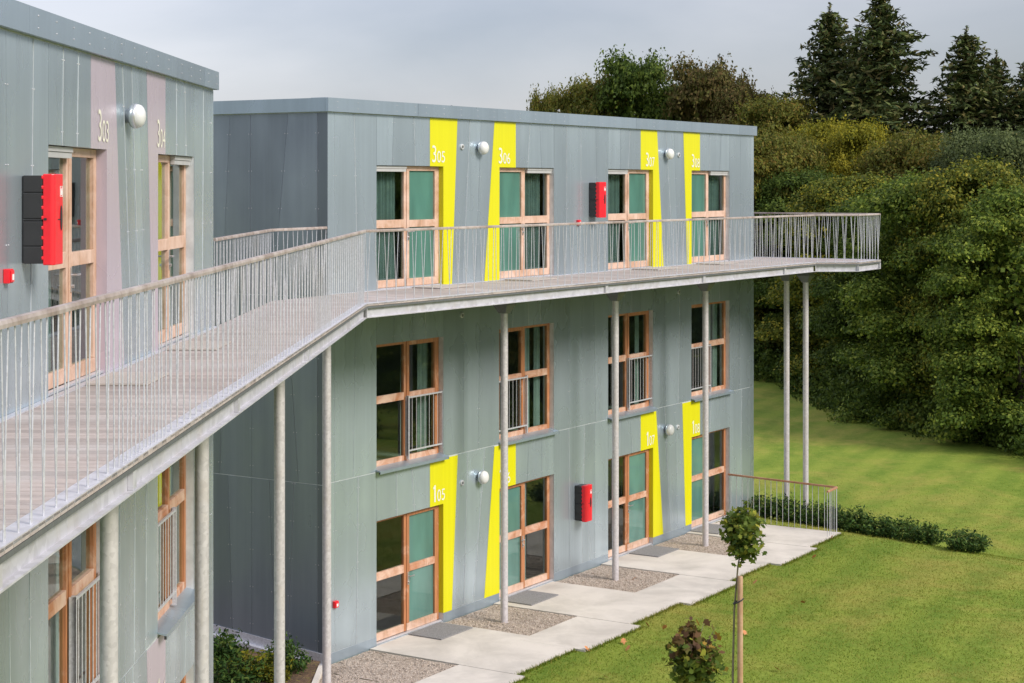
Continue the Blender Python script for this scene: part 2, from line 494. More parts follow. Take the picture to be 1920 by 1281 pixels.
def axis(a, b, f0, f1, step):
    v = [a]; 
    x = a
    while x < f0: x = min(f0, x + max(step, (f0 - x) * 0.35)); v.append(x)
    while x < f1: x = min(f1, x + step); v.append(x)
    while x < b: x = min(b, x + max(step, (x - f1) * 0.35 + step)); v.append(x)
    return v
xs = axis(-900, 900, -12, 30, 0.6); ys = axis(-300, 1500, 14, 82, 0.6)
g = MB()
vs = [(x, y, ground_z(x, y)) for y in ys for x in xs]
nx = len(xs)
fs = [(j * nx + i, j * nx + i + 1, (j + 1) * nx + i + 1, (j + 1) * nx + i) for j in range(len(ys) - 1) for i in range(nx - 1)]
g.faces(vs, fs, smooth=True)
tag(g.build('lawn', LAWN), kind='structure')

# concrete path: slabs of unequal reach along the lawn
pm = MB()
def flat(mb, s0, s1, d0, d1, z, th):
    mb.prism([P(s0, d0, z - th), P(s1, d0, z - th), P(s1, d1, z - th), P(s0, d1, z - th)][::-1], (0, 0, th))
reach = [(-6.0, 1.09, 3.10), (1.1, 2.96, 2.90), (2.97, 4.94, 3.12), (4.95, 6.89, 2.90), (6.9, 9.04, 3.14), (9.05, 10.99, 2.90), (11.0, 12.94, 3.16), (12.95, 14.82, 2.96)]
for k, (a, b, d) in enumerate(reach):
    flat(pm, a, b, 1.835, d, 0.0 + 0.002 * (k % 2), 0.14)
for (a, b) in [(1.12, 3.28), (4.97, 7.15), (9.07, 11.2), (12.97, 14.82)]:
    flat(pm, a, b, 0.02, 1.83, 0.001, 0.14)
tag(pm.build('path', CONC), kind='structure')

def gravel_bed(s0, s1, d0, d1, label):
    gb = MB(); rnd = random.Random(int(s0 * 10) + 99)
    nxs = max(2, int((s1 - s0) / 0.08)); nds = max(2, int((d1 - d0) / 0.08))
    vv = [P(s0 + (s1 - s0) * i / nxs, d0 + (d1 - d0) * j / nds, -0.02 + rnd.uniform(-0.006, 0.008)) for j in range(nds + 1) for i in range(nxs + 1)]
    gb.faces(vv, [(j * (nxs + 1) + i, j * (nxs + 1) + i + 1, (j + 1) * (nxs + 1) + i + 1, (j + 1) * (nxs + 1) + i)[::-1] for j in range(nds) for i in range(nxs)], smooth=False)
    for _ in range(int((s1 - s0) * (d1 - d0) * 220)):      # loose pebbles
        c = P(rnd.uniform(s0 + .02, s1 - .02), rnd.uniform(d0 + .02, d1 - .02), -0.012)
        r = rnd.uniform(0.008, 0.022); a = rnd.uniform(0, 6.28); ca, sa = math.cos(a) * r, math.sin(a) * r
        gb.faces([c + Vector((ca, sa, 0)), c + Vector((-sa, ca, 0)), c + Vector((-ca, -sa, 0)), c + Vector((sa, -ca, 0)), c + Vector((0, 0, r * 0.8))], [(0, 1, 4), (1, 2, 4), (2, 3, 4), (3, 0, 4)])
    o = gb.build('gravel_bed', GRAV)
    return tag(o, label, 'gravel', kind='stuff')
gravel_bed(-0.35, 1.10, 0.03, 1.825, 'tan gravel bed at the near corner of the main block, beside the first door slab')
gravel_bed(3.29, 4.96, 0.03, 1.825, 'gravel square round the foot of the post, between doors 105 and 106')
gravel_bed(7.16, 9.06, 0.03, 1.825, 'gravel square below the lower red fire box, between doors 106 and 107')
gravel_bed(11.21, 12.96, 0.03, 1.825, 'gravel square farthest along the path, between doors 107 and 108')
gravel_bed(-6.0, -0.36, 0.03, 1.825, 'strip of gravel running on towards the viewer beside the path')

sl = MB()
vv = []; rnd = random.Random(4)
for j in range(26):
    for i in range(14):
        vv.append((-9.0 + (5.88) * i / 13 if True else 0, 20.0 + 11.0 * j / 25, 0.02 + rnd.uniform(-0.015, 0.02)))
sl.faces(vv, [(j * 14 + i, j * 14 + i + 1, (j + 1) * 14 + i + 1, (j + 1) * 14 + i) for j in range(25) for i in range(13)], smooth=True)
tag(sl.build('planting_bed', SOIL), kind='structure')
kb = MB(); kb.box(-3.115, -3.03, 24.2, 28.78, -0.1, 0.05)
tag(kb.build('kerb', CONC), kind='structure')

# ------------------------------------------------------------------ buildings
ZB = [(0.15, 2.93), (2.935, 5.955), (5.96, 8.975)]            # cladding bands
OPEN_Z = [(0.0, 2.10), (2.97, 5.08), (6.0, 8.12)]
H_TOP = 9.21

def text_mesh(parent, txt, s0, s1, z0, z1, y, material):
    cu = bpy.data.curves.new('number', 'FONT')
    cu.body = txt; cu.size = 1.0; cu.offset = 0.0; cu.extrude = 0.0
    to = bpy.data.objects.new('number', cu)
    COL.objects.link(to)
    me = bpy.data.meshes.new_from_object(to)
    COL.objects.unlink(to); bpy.data.objects.remove(to)
    xs_ = [v.co.x for v in me.vertices]; ys_ = [v.co.y for v in me.vertices]
    x0, x1, y0, y1 = min(xs_), max(xs_), min(ys_), max(ys_)
    out = []
    for v in me.vertices:
        out.append((s0 + (v.co.x - x0) / (x1 - x0) * (s1 - s0), y, z0 + (v.co.y - y0) / (y1 - y0) * (z1 - z0)))
    fs = [tuple(p.vertices) for p in me.polygons]
    return out, fs

def number(panel, txt, s0, z0):
    mb = MB()
    for (tx, a, b, h) in ((txt[0], s0, s0 + 0.125, 0.30), (txt[1:], s0 + 0.155, s0 + 0.40, 0.205)):
        if tx == '1': a += 0.045; b -= 0.02
        if tx == '1':
            c_ = s0 + 0.085
            mb.poly([(x_, -0.0075, z0 + z_) for x_, z_ in ((c_ - .022, 0), (c_ + .022, 0), (c_ + .022, h), (c_ - .012, h), (c_ - .055, h - .04), (c_ - .055, h - .075), (c_ - .022, h - .058))])
            continue
        o, fs = text_mesh(panel, tx, a, b, z0, z0 + h, -0.0075, WHITE)
        mb.faces(o, fs)
    return mb.build('number', NUMW, panel)

def framed_opening(root, xa, xb, za, zb, kind, odd, rnd, accent, near=False):
    """kind: 'door' or 'window'. A frame set back in the cladding, a fixed light and an opening leaf."""
    third = za > 5.5; mid = kind == 'window'
    wv = W_PALE if third else W_ORANGE
    wh = W_PALE if third else W_RAIL
    ym = 0.098; yb = 0.165
    w = xb - xa
    def sx(q): return xa + q if odd else xb - q           # mirrored layouts
    def X(a, b): p, q = sx(a), sx(b); return (min(p, q), max(p, q))
    base = za + (0.0 if mid else 0.03)
    fr = MB()
    zt = zb - 0.002
    rail0, rail1 = (za + 1.05, za + 1.19) if not mid else (4.06, 4.19)
    pale_foot = 2 if not mid else 1
    def bar(a, b, z0, z1, y0=ym, y1=yb, mi=0):
        p, q = X(a, b); fr.box(p, q, y0, y1, z0, z1, mi=mi)
    sillz = base + (0.13 if not mid else 0.12)
    bar(0.0, 0.09, base, zt)                              # jamb, fixed side
    bar(w - 0.145, w - 0.075, sillz + 0.001, zt - 0.081, ym - 0.012)   # leaf stile
    bar(w - 0.072, w, base, zt)                           # jamb, leaf side
    bar(0.93, 0.995, base, zt)                            # mullion
    bar(0.998, 1.075, sillz + 0.001, zt - 0.081, ym - 0.012)    # leaf stile at the mullion
    bar(0.091, 0.929, base, sillz, mi=pale_foot)                  # bottom rails
    bar(0.998, w - 0.075, base, sillz, ym - 0.012, mi=pale_foot)
    bar(0.091, 0.929, rail0, rail1, ym - 0.002, mi=1)     # middle rails
    bar(1.076, w - 0.146, rail0 + 0.005, rail1 - 0.01, ym - 0.014, mi=1)
    bar(0.091, 0.929, zt - 0.05, zt)                      # heads
    bar(0.998, w - 0.075, zt - 0.08, zt, ym - 0.012)
    f = fr.build(kind, [wv, wh, W_PALE], root, bevel=0.004)
    # glass
    gp = MB()
    a, b = X(0.085, 0.935)
    gp.box(a, b, 0.128, 0.134, sillz - 0.01, rail0 + 0.01)
    gp.build('pane', GLASS_L if near else GLASS, f)
    gp = MB(); gp.box(a, b, 0.128, 0.134, rail1 - 0.01, zt - 0.045)
    gp.build('pane', GLASS_L if near else GLASS, f)
    a, b = X(1.07, w - 0.14)
    for (z0, z1) in ((sillz - 0.01, rail0 + 0.01), (rail1 - 0.02, zt - 0.07)):
        gp = MB(); gp.box(a, b, 0.122, 0.128, z0, z1)
        gp.build('pane', (TEAL if third else TEAL_G) if not mid and not near else (GLASS_L if near else GLASS), f)
    if not mid:
        hd = MB()
        hx = sx(1.035)
        hd.box(hx - 0.018, hx + 0.018, ym - 0.022, ym - 0.012, rail0 - 0.22, rail0 + 0.0)
        sg = 1 if odd else -1
        hd.tube((hx, ym - 0.02, rail0 - 0.07), (hx, ym - 0.07, rail0 - 0.07), 0.010)
        hd.tube((hx, ym - 0.065, rail0 - 0.07), (hx + sg * 0.12, ym - 0.065, rail0 - 0.07), 0.010)
        hd.tube((hx, ym - 0.02, rail0 - 0.17), (hx, ym - 0.045, rail0 - 0.17), 0.017)
        hd.build('handle', STEEL, f)
    if third:                                             # blind box over the fixed light
        bb = MB(); a, b = X(0.004, 0.926)
        bb.box(a, b, 0.035, ym - 0.002, zt - 0.045, zt - 0.003)
        bb.box(a + .003, b - .003, 0.045, ym - 0.004, zt - 0.098, zt - 0.048)
        bb.build('blind_box', BLIND, f)
    if mid:                                               # safety rail over the opening leaf, sill below
        rl = MB(); a, b = X(0.95, w - 0.005)
        yr = 0.03
        rl.box(a, b, yr - 0.012, yr + 0.012, 4.085, 4.11)
        rl.box(a, b, yr - 0.010, yr + 0.010, 3.16, 3.185)
        for q in (a + 0.004, b - 0.004): rl.box(q - 0.004, q + 0.004, yr - 0.014, yr + 0.05, 3.08, 4.12)
        e = a if odd else b - 0.03
        rl.box(e, e + 0.03, yr - 0.016, yr + 0.03, 3.02, 4.13)
        n = 8
        for i in range(1, n):
            q = a + (b - a) * i / n
            rl.tube((q, yr, 3.18), (q, yr, 4.09), 0.0055, n=6)
        rl.build('safety_rail', GALV, f)
        sl_ = MB()
        sl_.prism([(xa - 0.03, 0.11, 3.005), (xa - 0.03, -0.10, 2.957), (xa - 0.03, -0.10, 2.905), (xa - 0.03, -0.085, 2.905), (xa - 0.03, -0.085, 2.94), (xa - 0.03, 0.0, 2.962), (xa - 0.03, 0.11, 2.985)], (w + 0.06, 0, 0))
        sl_.build('sill', PARAPET, f)
        for q in (xa - 0.036, xb + 0.031):
            ec = MB(); ec.box(q, q + 0.005, -0.102, -0.075, 2.903, 2.94); ec.build('sill_end', BLACK, f)
    else:
        th = MB(); th.box(xa + 0.002, xb - 0.002, 0.03, ym - 0.014, za + 0.006, za + 0.028); th.build('threshold', GALV, f)
    # curtain
    cm = rnd.choice([CURT, CURTD]) if not mid else CURT
    if third: cm = CURTD
    parts = []
    if third: parts = [(0.1, 0.93, cm)]
    elif mid: parts = [(1.1, 1.32, CURT2)] + ([(1.62, 1.86, CURT)] if rnd.random() < 0.7 else []) if odd else [(0.12, 0.34, CURT), (0.5, 0.80, CURT2)]
    else: parts = [(0.62, 0.80, CURT2)] if not odd else [(0.12, 0.2, CURT2)]
    for (q0, q1, m_) in parts:
        cb = MB(); a, b = X(q0, q1)
        n = max(6, int((b - a) / 0.018)); top = []; bot = []
        for i in range(n + 1):
            x = a + (b - a) * i / n
            y = 0.27 + 0.028 * math.sin(x * 62) + 0.012 * math.sin(x * 23 + 1)
            top.append((x, y, zt - 0.05)); bot.append((x + 0.01 * math.sin(x * 17), y * 1.02, za + 0.08))
        cb.faces(top + bot, [(i, i + 1, n + 2 + i, n + 1 + i) for i in range(n)], smooth=True)
        cb.build('curtain', m_, f)
    return f

def building(name, loc, rz, opens, bands_side, seed, label, panelmat, nums, panels, width=16.64, depth=9.0, detail_from=0.0, near=False):
    rnd = random.Random(seed)
    root = empty(name, loc, rz)
    tag(root, label, 'building', 'zinc clad apartment blocks')
    # --- structural backing with real openings
    bk = MB()
    xs_ = [0.0]
    for a, b in opens: xs_ += [a, b]
    xs_.append(width)
    for i in range(0, len(xs_), 2): bk.box(xs_[i] + 0.0045, xs_[i + 1] - 0.0045, 0.0045, 0.25, -0.3, H_TOP - 0.1)
    for a, b in opens:
        zc = -0.3
        for (z0, z1) in OPEN_Z:
            bk.box(a - 0.003, b + 0.003, 0.0048, 0.249, zc, z0 - 0.004)
            zc = z1 + 0.004
        bk.box(a - 0.003, b + 0.003, 0.0048, 0.249, zc, H_TOP - 0.1)
    bk.box(0.0045, 0.25, 0.251, depth, -0.3, H_TOP - 0.1)
    bk.box(width - 0.25, width - 0.0045, 0.251, depth, -0.3, H_TOP - 0.1)
    bk.box(0.251, width - 0.251, depth - 0.25, depth, -0.3, H_TOP - 0.1)
    bk.build('wall', BACK, root)
    rf = MB(); rf.box(0.26, width - 0.26, 0.26, depth - 0.26, H_TOP - 0.35, H_TOP - 0.2); rf.build('roof', ROOFM, root)
    # --- dark rooms behind the openings
    rm = MB()
    for k, (z0, z1) in enumerate(OPEN_Z):
        fz = k * 3.0
        rm.box(0.3, width - 0.3, 0.26, depth - 0.3, fz - 0.08, fz - 0.02)
        rm.box(0.3, width - 0.3, 0.26, depth - 0.3, fz + 2.55, fz + 2.6)
        rm.box(0.3, width - 0.3, 3.2, 3.3, fz - 0.01, fz + 2.54)
        for q in (4.25, 8.3, 12.3): rm.box(q, q + 0.1, 0.27, 3.19, fz - 0.01, fz + 2.54)
    rm.build('room_interior', ROOM, root)
    # --- cladding sheets
    cl = MB(); rv = MB(); sm_ = MB()
    def jit(): return rnd.uniform(-0.0014, 0.0014)
    def sheet(mb, x0b, x0t, x1b, x1t, z0, z1, tone, gap=0.0035, y=0.0, th=0.003):
        a = (x0b + gap, y + jit(), z0 + gap); b = (x1b - gap, y + jit(), z0 + gap)
        c = (x1t - gap, y + jit(), z1 - gap); d = (x0t + gap, y + jit(), z1 - gap)
        q = [a, b, c, d]
        qb = [(p[0], y + th, p[2]) for p in q]
        mb.faces(q + qb, [(0, 1, 2, 3), (1, 0, 4, 5), (2, 1, 5, 6), (3, 2, 6, 7), (0, 3, 7, 4)], tone)
    def rivets(xb, xt, z0, z1):
        if max(xb, xt) < detail_from: return
        z = z0 + 0.12
        while z < z1:
            tt = (z - z0) / (z1 - z0); x = xb + (xt - xb) * tt
            for dx in (-0.03, 0.03):
                rv.lathe([(0.0001, 0.006), (0.005, 0.0045), (0.0065, 0.0)], 6, 'y', (x + dx, -0.0015, z))
            z += 0.62
    def zone(x0b, x0t, x1b, x1t, z0, z1, n, slant=0.10):
        """a zone between two edges, split into n sheets by seams that lean a little"""
        sb, stp = [x0b], [x0t]
        for i in range(1, n):
            f = i / n + rnd.uniform(-0.12, 0.12) / n
            sl_ = rnd.choice([0, 0, -1, 1, 0.6, -0.6]) * slant
            bx = x0b + (x1b - x0b) * f; tx = x0t + (x1t - x0t) * f
            sb.append(bx - sl_ / 2); stp.append(tx + sl_ / 2)
            rivets(sb[-1], stp[-1], z0, z1)
            if rnd.random() < (0.85 if near else 0.5):
                wq = 0.0035 if near else 0.0028
                sm_.prism([(sb[-1] - wq, -0.0045, z0 + .004), (sb[-1] + wq, -0.0045, z0 + .004), (stp[-1] + wq, -0.0045, z1 - .004), (stp[-1] - wq, -0.0045, z1 - .004)], (0, 0.004, 0))
        sb.append(x1b); stp.append(x1t)
        for i in range(n):
            sheet(cl, sb[i], stp[i], sb[i + 1], stp[i + 1], z0, z1, rnd.uniform(0.87, 1.09))
    edges = []
    for bi, (z0, z1) in enumerate(ZB):
        oz0, oz1 = OPEN_Z[bi]
        # solid columns between the openings
        for i in range(0, len(xs_), 2):
            xl, xr = xs_[i], xs_[i + 1]
            lb = lt = xl; rb = rt = xr
            if bi != 1:
                for pn in panels:
                    if pn['odd'] and abs(pn['edge'] - xl) < 0.02: lb, lt = pn['b'][bi], pn['t'][bi]
                    if not pn['odd'] and abs(pn['edge'] - xr) < 0.02: rb, rt = pn['b'][bi], pn['t'][bi]
            if i == 0:
                sheet(cl, xl, xl, xl + 0.19, xl + 0.19, z0, z1, 1.02); rivets(xl + .19, xl + .19, z0, z1)
                lb = lt = xl + 0.19
            if i == len(xs_) - 2:
                sheet(cl, xr - 0.19, xr - 0.19, xr, xr, z0, z1, 1.02); rivets(xr - .19, xr - .19, z0, z1)
                rb = rt = xr - 0.19
            n = max(2, int(round((xr - xl) / 0.58)))
            zone(lb, lt, rb, rt, z0, z1, n)
        # lintel zones
        for (a, b) in opens:
            la, lb_ = a, b
            if bi != 1:
                for pn in panels:
                    if pn['odd'] and abs(pn['edge'] - b) < 0.02: lb_ = pn['in']
                    if not pn['odd'] and abs(pn['edge'] - a) < 0.02: la = pn['in']
            zone(la, la, lb_, lb_, oz1, z1, 3 if bi != 1 else 4, 0.08)
    cl.build('cladding', ZINC, root)
    tag(sm_.build('seam_strips', BACK, root), kind='stuff')
    # --- coloured number panels
    for pn, nm in zip(panels, nums):
        for bi in (0, 2):
            z0, z1 = ZB[bi]; oz1 = OPEN_Z[bi][1]
            if bi == 0: z1 -= 0.02
            y = -0.002
            o0, o1 = pn['b'][bi], pn['t'][bi]
            e = pn['edge']; inn = pn['in']
            bot = z0 + 0.0
            loop = [(e, bot), (o0, bot), (o1, z1), (inn, z1), (inn, oz1 + 0.001), (e, oz1 + 0.001)]
            pb = MB()
            pts = [(q[0], y, q[1]) for q in loop]
            if not pn['odd']: pts = pts[::-1]
            pb.prism(pts, (0, 0.004, 0))
            if pn['odd'] or True:                           # the painted reveal of the opening
                xr = e - 0.0015 if pn['odd'] else e + 0.0015
                pb.box(min(xr, xr + (-0.002 if pn['odd'] else 0.002)), max(xr, xr + (-0.002 if pn['odd'] else 0.002)), -0.001, 0.097, bot, oz1)
            po = pb.build('number_panel', panelmat, root)
            number(po, ('1' if bi == 0 else '3') + nm, pn['num'], oz1 + 0.07)
    # --- seam between storeys, plinth, parapet
    xx = 0.0
    for (a, b) in opens + [(width, width)]:
        pl = MB(); pl.box(xx + 0.002, a - 0.002, 0.0, 0.004, -0.05, 0.148); xx = b
        pl.build('plinth', PARAPET, root)
    pp = MB(); x = -0.055; k = 0
    cuts = [-0.06]
    while cuts[-1] < width - 3.2: cuts.append(cuts[-1] + rnd.uniform(2.5, 3.0))
    cuts += [width - 0.9, width + 0.06] if width - 0.9 - cuts[-1] > 0.5 else [width + 0.06]
    for i in range(len(cuts) - 1):
        pp.box(cuts[i] + 0.002, cuts[i + 1] - 0.002, -0.06 + jit(), 0.0, 8.985, H_TOP, tone=rnd.uniform(0.93, 1.06))
        q = cuts[i] + 0.25
        while q < cuts[i + 1] and q > detail_from:
            for zz in (9.05, 9.15): rv.lathe([(0.0001, 0.005), (0.006, 0.004), (0.008, 0.0)], 6, 'y', (q, -0.0615, zz))
            q += 0.55
    pp.box(-0.058, width + 0.058, 0.002, 0.30, H_TOP - 0.03, H_TOP + 0.003)
    pp.box(-0.06, 0.0, 0.003, depth + 0.06, 8.985, H_TOP - 0.002, tone=0.95)
    pp.box(width, width + 0.06, 0.003, depth + 0.06, 8.985, H_TOP - 0.002, tone=0.95)
    pp.box(0.003, width - 0.003, depth, depth + 0.06, 8.985, H_TOP - 0.002, tone=0.95)
    pp.box(0.001, 0.3, 0.301, depth, H_TOP - 0.03, H_TOP + 0.001); pp.box(width - 0.3, width - 0.001, 0.301, depth, H_TOP - 0.03, H_TOP + 0.001)
    pp.build('parapet', PARAPET, root)
    # --- gable cladding (near end and far end)
    for side in (0, 1):
        gc = MB()
        for bi, (z0, z1) in enumerate(bands_side):
            seams = {2: [(0.21, 0.21), (1.14, 0.82), (1.63, 1.63), (2.25, 2.08), (3.2, 3.25), (4.1, 4.0), (5.0, 5.2), (6.1, 6.0), (7.2, 7.3), (8.1, 8.0)],
                     1: [(0.21, 0.21), (0.60, 0.86), (1.60, 1.60), (2.3, 2.2), (3.1, 3.3), (4.1, 4.0), (5.1, 5.0), (6.0, 6.2), (7.1, 7.1), (8.0, 8.1)],
                     0: [(0.21, 0.21), (0.82, 0.70), (1.10, 1.22), (1.60, 1.60), (2.02, 2.12), (2.9, 3.1), (4.0, 4.0), (5.0, 5.2), (6.2, 6.1), (7.2, 7.2), (8.1, 8.1)]}[bi]
            ed = [(0.0, 0.0)] + seams + [(depth, depth)]
            for i in range(len(ed) - 1):
                (b0, t0), (b1, t1) = ed[i], ed[i + 1]
                zl = z0 + (0.075 * b0 if bi == 0 else 0); zr = z0 + (0.075 * b1 if bi == 0 else 0)
                g_ = 0.0035
                xx = jit() * 1.2 if side == 0 else width + jit() * 1.2
                sg = 1 if side == 0 else -1
                q = [(xx, b0 + g_, zl + g_), (xx, b1 - g_, zr + g_), (xx, t1 - g_, z1 - g_), (xx, t0 + g_, z1 - g_)]
                qb = [(xx + sg * 0.003, p[1], p[2]) for p in q]
                fcs = [(0, 3, 2, 1), (0, 1, 5, 4), (1, 2, 6, 5), (2, 3, 7, 6), (3, 0, 4, 7)]
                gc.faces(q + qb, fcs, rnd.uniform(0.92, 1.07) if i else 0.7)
                if side == 0 and i:
                    z = zl + 0.2
                    while z < z1:
                        tt = (z - zl) / (z1 - zl); yy = b0 + (t0 - b0) * tt
                        for dy in (-0.03, 0.03): rv.faces([(-0.006, yy + dy - .008, z - .008), (-0.006, yy + dy + .008, z - .008), (-0.006, yy + dy + .008, z + .008), (-0.006, yy + dy - .008, z + .008)], [(0, 3, 2, 1)])
                        z += 0.62
        gc.build('gable_cladding', ZINC_SHADED, root)
    tag(rv.build('rivets', GALV_B, root), kind='stuff')
    gf = MB()                                              # base flashing of the gable, stepping down to the corner
    gf.prism([(-0.10, 0.0, -0.02), (-0.10, 3.4, 0.26), (-0.10, 3.4, 0.20), (-0.10, 0.0, -0.08)], (0.095, 0, 0))
    gf.prism([(-0.02, 0.0, -0.3), (-0.02, 0.0, 0.14), (-0.02, 3.4, 0.40), (-0.02, 3.4, -0.3)], (0.015, 0, 0))
    gf.prism([(-0.10, 0.002, -0.3), (-0.10, 0.002, -0.085), (-0.10, 3.4, 0.195), (-0.10, 3.4, -0.3)], (0.075, 0, 0))
    gf.build('base_flashing', GALV, root)
    # --- doors and windows
    for k, (a, b) in enumerate(opens):
        odd = (k % 2 == 0)
        framed_opening(root, a, b, 0.0, 2.10, 'door', odd, rnd, panelmat, near)
        framed_opening(root, a, b, 2.97, 5.08, 'window', odd, rnd, panelmat, near)
        framed_opening(root, a, b, 6.0, 8.12, 'door', odd, rnd, panelmat, near)
    return root

SIDE = [(0.13, 2.89), (2.895, 5.955), (5.96, 8.975)]
OM = [(1.34, 3.34), (5.20, 7.20), (9.40, 11.40), (13.27, 15.27)]
PM = [dict(odd=True, edge=3.34, **{'in': 2.92}, b={0: 3.61, 2: 3.61}, t={0: 3.80, 2: 3.79}, num=2.98),
      dict(odd=False, edge=5.20, **{'in': 5.78}, b={0: 4.68, 2: 4.68}, t={0: 5.03, 2: 5.03}, num=5.17),
      dict(odd=True, edge=11.40, **{'in': 10.83}, b={0: 11.88, 2: 11.90}, t={0: 11.54, 2: 11.59}, num=11.06),
      dict(odd=False, edge=13.27, **{'in': 13.70}, b={0: 12.97, 2: 13.05}, t={0: 12.81, 2: 12.86}, num=13.27)]
building('apartment_building', tuple(C0), ANG_M, OM, SIDE, 5,
         'three storey grey zinc block in the centre with yellow number panels 305 to 308', YEL, ['05', '06', '07', '08'], PM)
LL = Vector((-3.76, 22.5, 0)); LU = Vector((0.0150, 0.99989, 0)); ANG_L = math.atan2(LU.y, LU.x)
L0 = LL - LU * 16.64
LN = Vector((0.99989, -0.0150, 0))
def PL(s, d, z=0.0): return L0 + LU * s + LN * d + Vector((0, 0, z))
OL = [(9.07, 11.08), (13.36, 15.38)]
PLn = [dict(odd=True, edge=11.08, **{'in': 10.48}, b={0: 11.80, 2: 11.80}, t={0: 11.40, 2: 11.40}, num=10.73),
       dict(odd=False, edge=13.36, **{'in': 13.74}, b={0: 13.09, 2: 13.09}, t={0: 12.81, 2: 12.81}, num=13.30)]
building('apartment_building', tuple(L0), ANG_L, OL, SIDE, 11,
         'grey zinc block at the left edge with pale pink number panels', PINK, ['03', '04'], PLn, detail_from=7.5, near=True)

# ------------------------------------------------------------------ wall fittings
def wall_thing(name, root_p, rz, s, z, label, cat, group):
    o = empty(name, root_p(s, 0.0, z), rz)
    return tag(o, label, cat, group)

def make_lamp():
    r = empty('wall_lamp')
    a = MB(); a.lathe([(0.0001, 0.0), (0.075, 0.0), (0.078, 0.035), (0.11, 0.05), (0.132, 0.075), (0.135, 0.12), (0.130, 0.128)], 28, 'y')
    a.build('lamp_housing', LAMPMET, r)
    b = MB(); b.lathe([(0.128, 0.122), (0.127, 0.145), (0.115, 0.18), (0.09, 0.205), (0.055, 0.222), (0.02, 0.228), (0.0001, 0.229)], 28, 'y')
    b.build('lamp_shade', OPAL, r)
    return r
lamp0 = make_lamp()
LAMPS = [(P, ANG_M, 4.50, 8.47, 'round white wall lamp on the top floor, nearest on the yellow panelled block'),
         (P, ANG_M, 12.00, 8.47, 'smaller farther round wall lamp on the top floor, between the last two yellow panels'),
         (P, ANG_M, 4.50, 2.42, 'round white wall lamp on the ground floor, just left of the nearest slim front post'),
         (P, ANG_M, 12.00, 2.42, 'farther round wall lamp at ground floor height, between the last two lower yellow panels'),
         (PL, ANG_L, 11.90, 8.47, 'largest round wall lamp, seen side on between the pink panels of the left block')]
for i, (pf, rz, s, z, lb) in enumerate(LAMPS):
    o = lamp0 if i == 0 else copy_tree(lamp0)
    o.location = pf(s, 0.001, z); o.rotation_euler = (0, 0, rz)
    o.scale = (0.93, 0.82, 0.93)
    tag(o, lb, 'wall lamp', 'round wall lamps')

def make_box():
    r = empty('fire_extinguisher_box')
    h, w = 0.70, 0.27
    a = MB()
    for (z0, z1) in ((0.0, 0.135), (0.142, 0.335), (0.342, 0.352), (0.359, 0.56), (0.567, 0.70)):
        a.box(0, w, -0.165, -0.012, z0 - 0.0, z1)
    a.box(0.008, w - 0.008, -0.16, -0.001, 0.004, h - 0.004)
    a.build('box_body', BLACK, r, bevel=0.006)
    b = MB()
    n = 5
    loop = [(0.0, -0.168), (w, -0.168), (w, -0.235), (w - 0.02, -0.262), (0.02, -0.262), (0.0, -0.235)]
    b.prism([(p[0], p[1], -0.012) for p in loop][::-1], (0, 0, h + 0.024))
    for k in range(9):
        zz = 0.03 + k * 0.08
        b.box(-0.004, 0.012, -0.175, -0.155, zz, zz + 0.03)
    lid = b.build('box_lid', RED, r, bevel=0.008)
    hd = MB()
    hp = []
    for i in range(16):
        t_ = 2 * math.pi * i / 16
        hp.append((0.19 + 0.026 * math.cos(t_), -0.264, 0.36 + 0.10 * math.sin(t_)))
    hd.prism(hp, (0, -0.004, 0)); hd.build('handle_slot', BLACK, lid)
    lt = MB(); lt.box(-0.006, 0.001, -0.20, -0.178, 0.345, 0.362); lt.box(0.10, 0.16, -0.265, -0.2625, 0.345, 0.353); lt.build('latch', BLACK, lid)
    lg = MB()                                             # extinguisher pictogram with flame
    z0 = 0.53; y = -0.2665
    lg.box(0.165, 0.168, y, -0.262, z0, z0 + 0.085); lg.box(0.225, 0.228, y, -0.262, z0, z0 + 0.085)
    lg.box(0.1681, 0.2249, y, -0.262, z0, z0 + 0.003); lg.box(0.1681, 0.2249, y, -0.262, z0 + 0.082, z0 + 0.085)
    lg.box(0.176, 0.192, y, -0.262, z0 + 0.012, z0 + 0.055); lg.box(0.181, 0.187, y, -0.262, z0 + 0.0555, z0 + 0.066); lg.box(0.1875, 0.196, y, -0.262, z0 + 0.06, z0 + 0.066)
    lg.prism([(0.202, -0.262, z0 + 0.012), (0.218, -0.262, z0 + 0.012), (0.221, -0.262, z0 + 0.032), (0.211, -0.262, z0 + 0.07), (0.208, -0.262, z0 + 0.045), (0.199, -0.262, z0 + 0.032)], (0, -0.0045, 0))
    lg.build('pictogram', WHITE, lid)
    return r
box0 = make_box()
BOXES = [(P, ANG_M, 8.59, 7.14, 'red and black fire extinguisher box left of door 307 on the top floor'),
         (P, ANG_M, 8.01, 1.06, 'red and black fire extinguisher box on the ground floor wall, right of door 106'),
         (PL, ANG_L, 8.29, 7.16, 'large red and black fire extinguisher box on the left block by door 303')]
for i, (pf, rz, s, z, lb) in enumerate(BOXES):
    o = box0 if i == 0 else copy_tree(box0)
    o.location = pf(s, 0.001, z); o.rotation_euler = (0, 0, rz)
    tag(o, lb, 'fire box', 'fire extinguisher boxes')

